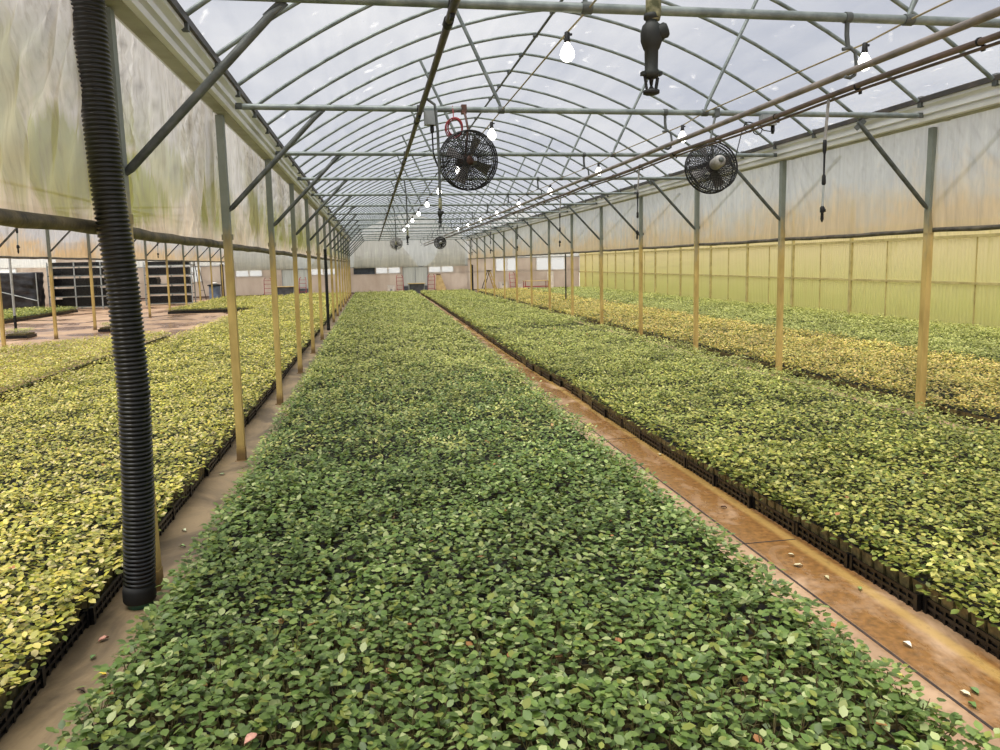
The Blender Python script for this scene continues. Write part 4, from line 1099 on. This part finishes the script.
hand_truck(-5.95, 43.2, .1, 'red hand truck left of the end door in the left house')
hand_truck(-4.0, 43.2, -.2, 'red hand truck right of the end door in the left house')
hand_truck(8.5, 43.2, .4, 'red hand truck under the bright window in the right house')
def cart(x, y, L, top, label, hz=.62, legs_red=False):
    root = empty('cart', (x, y, 0)); tag(root, label, 'cart')
    b = MB(); b.box(-L / 2, L / 2, -.35, .35, hz, hz + .04); b.build('top', M[top], root)
    if not legs_red:
        b = MB(); b.box(-L / 2 + .06, L / 2 - .06, -.3, .3, .22, hz, .05); b.build('bin', M['dark_box'], root)
    for sx in (-1, 1):
        for sy in (-1, 1):
            b = MB(); b.tube([(sx * (L / 2 - .05), sy * .28, .08), (sx * (L / 2 - .05), sy * .28, hz)], .022, 8); b.build('leg', M['red' if legs_red else 'grey_box'], root)
            b = MB(); b.lathe([(.02, -.02), (.075, -.02), (.075, .02), (.02, .02)], (sx * (L / 2 - .05), sy * .28, .075), (1, 0, 0), 12); b.build('wheel', M['black_dull'], root)
    if legs_red:
        b = MB(); b.box(-L / 2 + .05, L / 2 - .05, -.28, .28, .26, .30); b.build('shelf', M['red'], root)
cart(2.6, 42.9, 1.0, 'tan_wood', 'grey wheeled bin with a tan top in front of the middle end door')
cart(-5.0, 43.0, 1.2, 'tan_wood', 'grey wheeled bin with a tan top in the left house doorway')
cart(9.85, 42.9, 1.5, 'tan_wood', 'long red-legged cart below the right house windows', .6, True)
def carton(x, y, sx, sz, z0, label, grp=None):
    b = MB(); b.box(x - sx / 2, x + sx / 2, y - .2, y + .2, z0, z0 + sz); b.box(x - sx / 2 - .01, x + sx / 2 + .01, y - .21, y + .21, z0 + sz * .82, z0 + sz)
    o = b.build('carton', M['white_paint']); tag(o, label, 'box', grp)
    b = MB(); b.box(x - sx * .16, x + sx * .16, y - .213, y - .2101, z0 + sz * .35, z0 + sz * .6); b.build('hand_slot', M['grey_box'], o)
carton(1.12, 43.4, .42, .55, .0, 'white carton beside the red hand truck left of the middle door')
carton(7.9, 43.4, .5, .28, .0, 'low white carton on the floor in the right house')
carton(7.9, 43.4, .5, .3, .29, 'white carton stacked on the low white carton in the right house')
carton(8.95, 43.5, .3, .45, .0, 'small white carton right of the red truck in the right house')
b = MB(); b.box(10.75, 11.15, 43.6, 43.64, 0, 1.15); o = b.build('white_board', M['white_paint']); tag(o, 'upright white board leaning at the right end of the red cart', 'board')
b = MB(); b.box(10.73, 11.17, 43.59, 43.6, 0, .03); b.build('edge_strip', M['grey_box'], o)
b = MB(); b.add([(3.75, 43.3, 0), (4.5, 43.3, 0), (4.5, 43.34, 0), (3.75, 43.34, 0), (3.85, 43.5, 1.15), (4.1, 43.5, 1.15), (4.1, 43.54, 1.15), (3.85, 43.54, 1.15)], [(0, 1, 5, 4), (1, 2, 6, 5), (2, 3, 7, 6), (3, 0, 4, 7), (4, 5, 6, 7), (3, 2, 1, 0)])
o = b.build('leaning_sheet', M['tan_wood']); tag(o, 'pale tapering sheet leaning on the end wall right of the middle door', 'board')
b = MB(); b.box(3.85, 4.1, 43.49, 43.5, 1.1, 1.16); b.build('top_clip', M['rust'], o)
def step_ladder(x, y, rz, h, label, m1, m2):
    root = empty('step_ladder', (x, y, 0), rz); tag(root, label, 'ladder')
    b = MB()
    for s in (-1, 1): b.tube([(.45, s * .28, 0), (0, s * .18, h)], .028, 6)
    for k in range(1, 7):
        f = k / 7; b.obox((.45 * (1 - f), 0, h * f), (.05, 0, 0), (0, .28 - .1 * f, 0), (0, 0, .014))
    b.build('step_frame', M[m1], root)
    b = MB()
    for s in (-1, 1): b.tube([(-.45, s * .28, 0), (-.02, s * .18, h)], .022, 6)
    for f in (.2, .6): b.tube([(-.45 * (1 - f), -.28 + .1 * f, h * f), (-.45 * (1 - f), .28 - .1 * f, h * f)], .014, 6)
    b.build('rear_frame', M[m2], root)
    b = MB(); b.box(-.1, .1, -.2, .2, h - .02, h + .03); b.build('top_cap', M['black_dull'], root)
step_ladder(7.0, 43.1, .15, 1.3, 'small step ladder near the corner of the right house end wall', 'ladder_yellow', 'black_dull')
step_ladder(-9.85, 42.9, 2.9, 2.75, 'tall step ladder behind the left house near the blue barrel', 'white_paint', 'dark_pipe')
root = empty('barrel', (-8.72, 42.4, 0)); tag(root, 'blue-grey barrel with a dark lid at the far end of the left house', 'barrel')
b = MB(); b.lathe([(.27, 0), (.30, .04), (.31, .3), (.295, .34), (.31, .38), (.31, .72), (.30, .8)], (0, 0, 0), (0, 0, 1), 24); b.build('drum', M['blue_barrel'], root)
b = MB(); b.lathe([(.38, .80), (.38, .85), (.2, .9), (.02, .92)], (0, 0, 0), (0, 0, 1), 24); b.build('lid', M['black_dull'], root)
b = MB(); b.lathe([(.16, .9), (.18, .94), (.12, 1.0)], (0, 0, 0), (0, 0, 1), 16); b.build('funnel', M['white_paint'], root)
b = MB(); b.tube([(-8.5, 43.5, 0), (-8.5, 43.5, 2.0)], .09, 10); o = b.build('flue_pipe', M['black_dull']); tag(o, 'thick black upright pipe behind the blue barrel', 'pipe')
b = MB(); b.lathe([(.11, 0), (.11, .05)], (-8.5, 43.5, 1.95), (0, 0, 1), 12); b.build('top_collar', M['black_dull'], o)

rk_rng = random.Random(5)
def rack(x0, x1, y, d, shelves, label, h, trays_label, grp, seed):
    rnd = random.Random(seed)
    root = empty('storage_rack', ((x0 + x1) / 2, y, 0)); tag(root, label, 'rack')
    L = (x1 - x0) / 2
    nb_ = max(2, int(round((x1 - x0) / 1.35)) + 1)
    for k in range(nb_):
        x = -L + 2 * L * k / (nb_ - 1)
        for yy in (0, d):
            b = MB(); b.box(x - .025, x + .025, yy - .025, yy + .025, 0, h); b.build('upright', M['galv_light'], root)
    for z in shelves:
        b = MB(); b.box(-L, L, -.03, .0, z - .04, z); b.box(-L, L, d, d + .03, z - .04, z); b.box(-L, L, 0, d, z - .012, z); b.build('shelf', M['galv'], root)
    proto = None
    for z, zn in zip(shelves, shelves[1:] + [h + .1]):
        x = -L + .08
        while x < L - .5:
            n = rnd.choice((4, 4, 5, 5, 5)); wdt = .5
            n = min(n, int((zn - z - .06) / .084))
            if rnd.random() < .07: x += wdt; continue
            for q in range(n):
                if proto is None:
                    o = make_tray(.48, .5).build('stacked_tray', M['black_plastic'])
                    b = MB()
                    for gx in range(4):
                        for gy in range(4): b.lathe([(.045, .01), (.055, .06)], (.06 + gx * .12, .065 + gy * .125, 0), (0, 0, 1), 8)
                    b.build('cells', M['black_dull'], o); proto = o
                else: o = copy_tree(proto)
                o.location = ((x0 + x1) / 2 + x + rnd.uniform(-.02, .02), y + .05 + rnd.uniform(-.03, .03), z + .004 + q * .084); o.rotation_euler = (0, 0, rnd.uniform(-.05, .05))
                tag(o, trays_label, 'tray', grp)
            x += wdt
rack(-14.85, -11.4, 36.4, .62, [.12, .62, 1.10, 1.58, 2.02], 'long pale steel rack stacked with black trays, left of the corrugated pipe', 2.2, 'black empty tray stacked on the long steel rack left of the corrugated pipe', 'trays on the long rack', 2)
rack(-11.15, -8.95, 38.2, .62, [.10, .58, 1.05, 1.52, 2.0], 'steel rack of black trays seen right of the corrugated pipe', 2.15, 'black empty tray stacked on the steel rack right of the corrugated pipe', 'trays on the right rack', 9)
# stack of trays under dark wrap at the far left
root = empty('wrapped_pallet', (-15.2, 35.0, 0)); root.location = (-15.5, 35.3, 0)
tag(root, 'tall load wrapped in dark shiny plastic at the left edge', 'wrapped load')
def wrapped():
    nx, ny, nz = 26, 10, 22; b = MB(); rnd = random.Random(3)
    def P3(u, v, z):
        a = 2 * PI * u; cx_, cy_ = math.cos(a), math.sin(a)
        k = (abs(cx_) ** 6 + abs(cy_) ** 6) ** (-1 / 6)
        wr = 1 + .02 * math.sin(z * 19 + a * 3) + .02 * math.sin(z * 7 - a * 5)
        return (cx_ * k * .78 * wr, cy_ * k * .5 * wr, z)
    n = 48; vs = []; fs = []
    zs = [i * 1.72 / nz for i in range(nz + 1)]
    for z in zs:
        for i in range(n): vs.append(P3(i / n, 0, z + .05))
    for i in range(nz):
        for j in range(n): fs.append((i * n + j, i * n + (j + 1) % n, (i + 1) * n + (j + 1) % n, (i + 1) * n + j))
    fs.append(tuple(nz * n + j for j in range(n)))
    b.add(vs, fs, True); return b
wrapped().build('wrap', M['bin_film'], root)
b = MB()
for yy in (-.45, 0, .45): b.box(-.8, .8, yy - .05, yy + .05, 0, .06)
b.build('pallet', M['tan_wood'], root)
b = MB()
b.tube([(-.85, -.56, 0), (-.85, -.56, 1.75)], .025, 6); b.tube([(.85, -.56, 0), (.85, -.56, 1.75)], .025, 6); b.tube([(-.85, -.57, 1.0), (.85, -.57, .5)], .02, 6)
b.build('brace_frame', M['galv_light'], root)

# ------------------------------------------------------------------ fallen leaves
LEAVES = [(-.42, 2.27, 'large pinkish leaf lying on top of the middle bed at the bottom of the photo', (222, 168, 146)), (2.39, 3.8, 'pale leaf lying mid-aisle on the wet floor, beside another near the floor crossing', (226, 214, 176)), (2.34, 3.66, 'pale leaf lying on the wet floor just nearer than its twin', (214, 200, 160)),
          (2.42, 3.45, 'small pale leaf on the wet aisle below the two pale ones', (208, 196, 150)), (2.50, 3.30, 'light green leaf on the wet aisle close to the black trays', (150, 170, 100)),
          (2.35, 2.75, 'white leaf lying on the near part of the wet aisle', (238, 232, 214)), (2.36, 2.43, 'green leaf next to the pale one near the bottom right corner', (120, 150, 90)),
          (2.31, 2.38, 'creamy leaf near the bottom right corner of the wet aisle', (228, 216, 180)), (2.27, 2.31, 'bent green leaf on the dark floor joint near the bottom right', (110, 140, 70)),
          (2.52, 6.06, 'pale leaf far along the wet aisle beside the trays', (220, 208, 170)), (2.40, 4.66, 'dark fallen leaf in the middle of the wet aisle', (90, 60, 40)),
          (2.15, 2.55, 'yellow-green leaf between the floor joint and the middle bed', (196, 186, 90)),
          (-1.32, 6.36, 'pale green leaf on the left aisle near the second post', (170, 186, 140)), (-1.31, 5.0, 'light leaf fallen on the left aisle beyond the corrugated pipe', (200, 206, 170)),
          (-1.28, 4.72, 'green leaf fallen on the left aisle beyond the corrugated pipe', (130, 160, 96)), (-1.36, 3.55, 'pinkish leaf against the left trays below the corrugated pipe', (206, 150, 130)),
          (-1.22, 3.24, 'bright yellow leaf at the edge of the middle bed on the left aisle', (226, 196, 60)), (-1.30, 3.14, 'dark curled leaf on the left aisle near the bottom left', (70, 48, 34)),
          (-1.33, 3.42, 'green leaf lying by the left trays near the bottom left', (110, 140, 84))]
for i, (x, y, lab, c) in enumerate(LEAVES):
    rnd = random.Random(i)
    L = rnd.uniform(.035, .05) if i else .055; b = MB()
    pts = []
    for f, wd in ((0, .02), (.2, .2), (.45, .3), (.7, .22), (1, .01)):
        z = .006 + .010 * math.sin(f * PI) * rnd.uniform(.4, 1.2)
        z += .275 if i == 0 else 0
        pts += [(-wd * L, f * L, z + .006), (0, f * L, z), (wd * L, f * L, z + .007)]
    fs = []
    for k in range(4):
        for j in range(2): fs.append((k * 3 + j, k * 3 + j + 1, k * 3 + 4 + j, k * 3 + 3 + j))
    b.add(pts, fs, True); b.add([(p[0], p[1], p[2] - .0025) for p in pts], [f[::-1] for f in fs], True)
    o = b.build('fallen_leaf', plain('leaf_litter_%d' % i, lin(*c), None, 60, .6), loc=(x, y, 0)); o.rotation_euler = (0, 0, rnd.uniform(0, 6.28)); tag(o, lab, 'leaf', 'fallen leaves on the aisles')
    b = MB(); b.tube([(0, 0, .007 + (.275 if i == 0 else 0)), (0, -.012, .006 + (.275 if i == 0 else 0))], .0012, 4); b.build('leaf_stalk', M['stem'], o)

# ------------------------------------------------------------------ view
vs = sc.view_settings
sc.display_settings.display_device = 'sRGB'
vs.view_transform = 'Standard'; vs.look = 'None'; vs.exposure = 0.0; vs.gamma = 1.0; vs.use_curve_mapping = False
cy = sc.cycles
cy.max_bounces = 8; cy.diffuse_bounces = 4; cy.glossy_bounces = 3; cy.transmission_bounces = 4; cy.transparent_max_bounces = 24
cy.sample_clamp_indirect = 6.0
cy.use_denoising = True
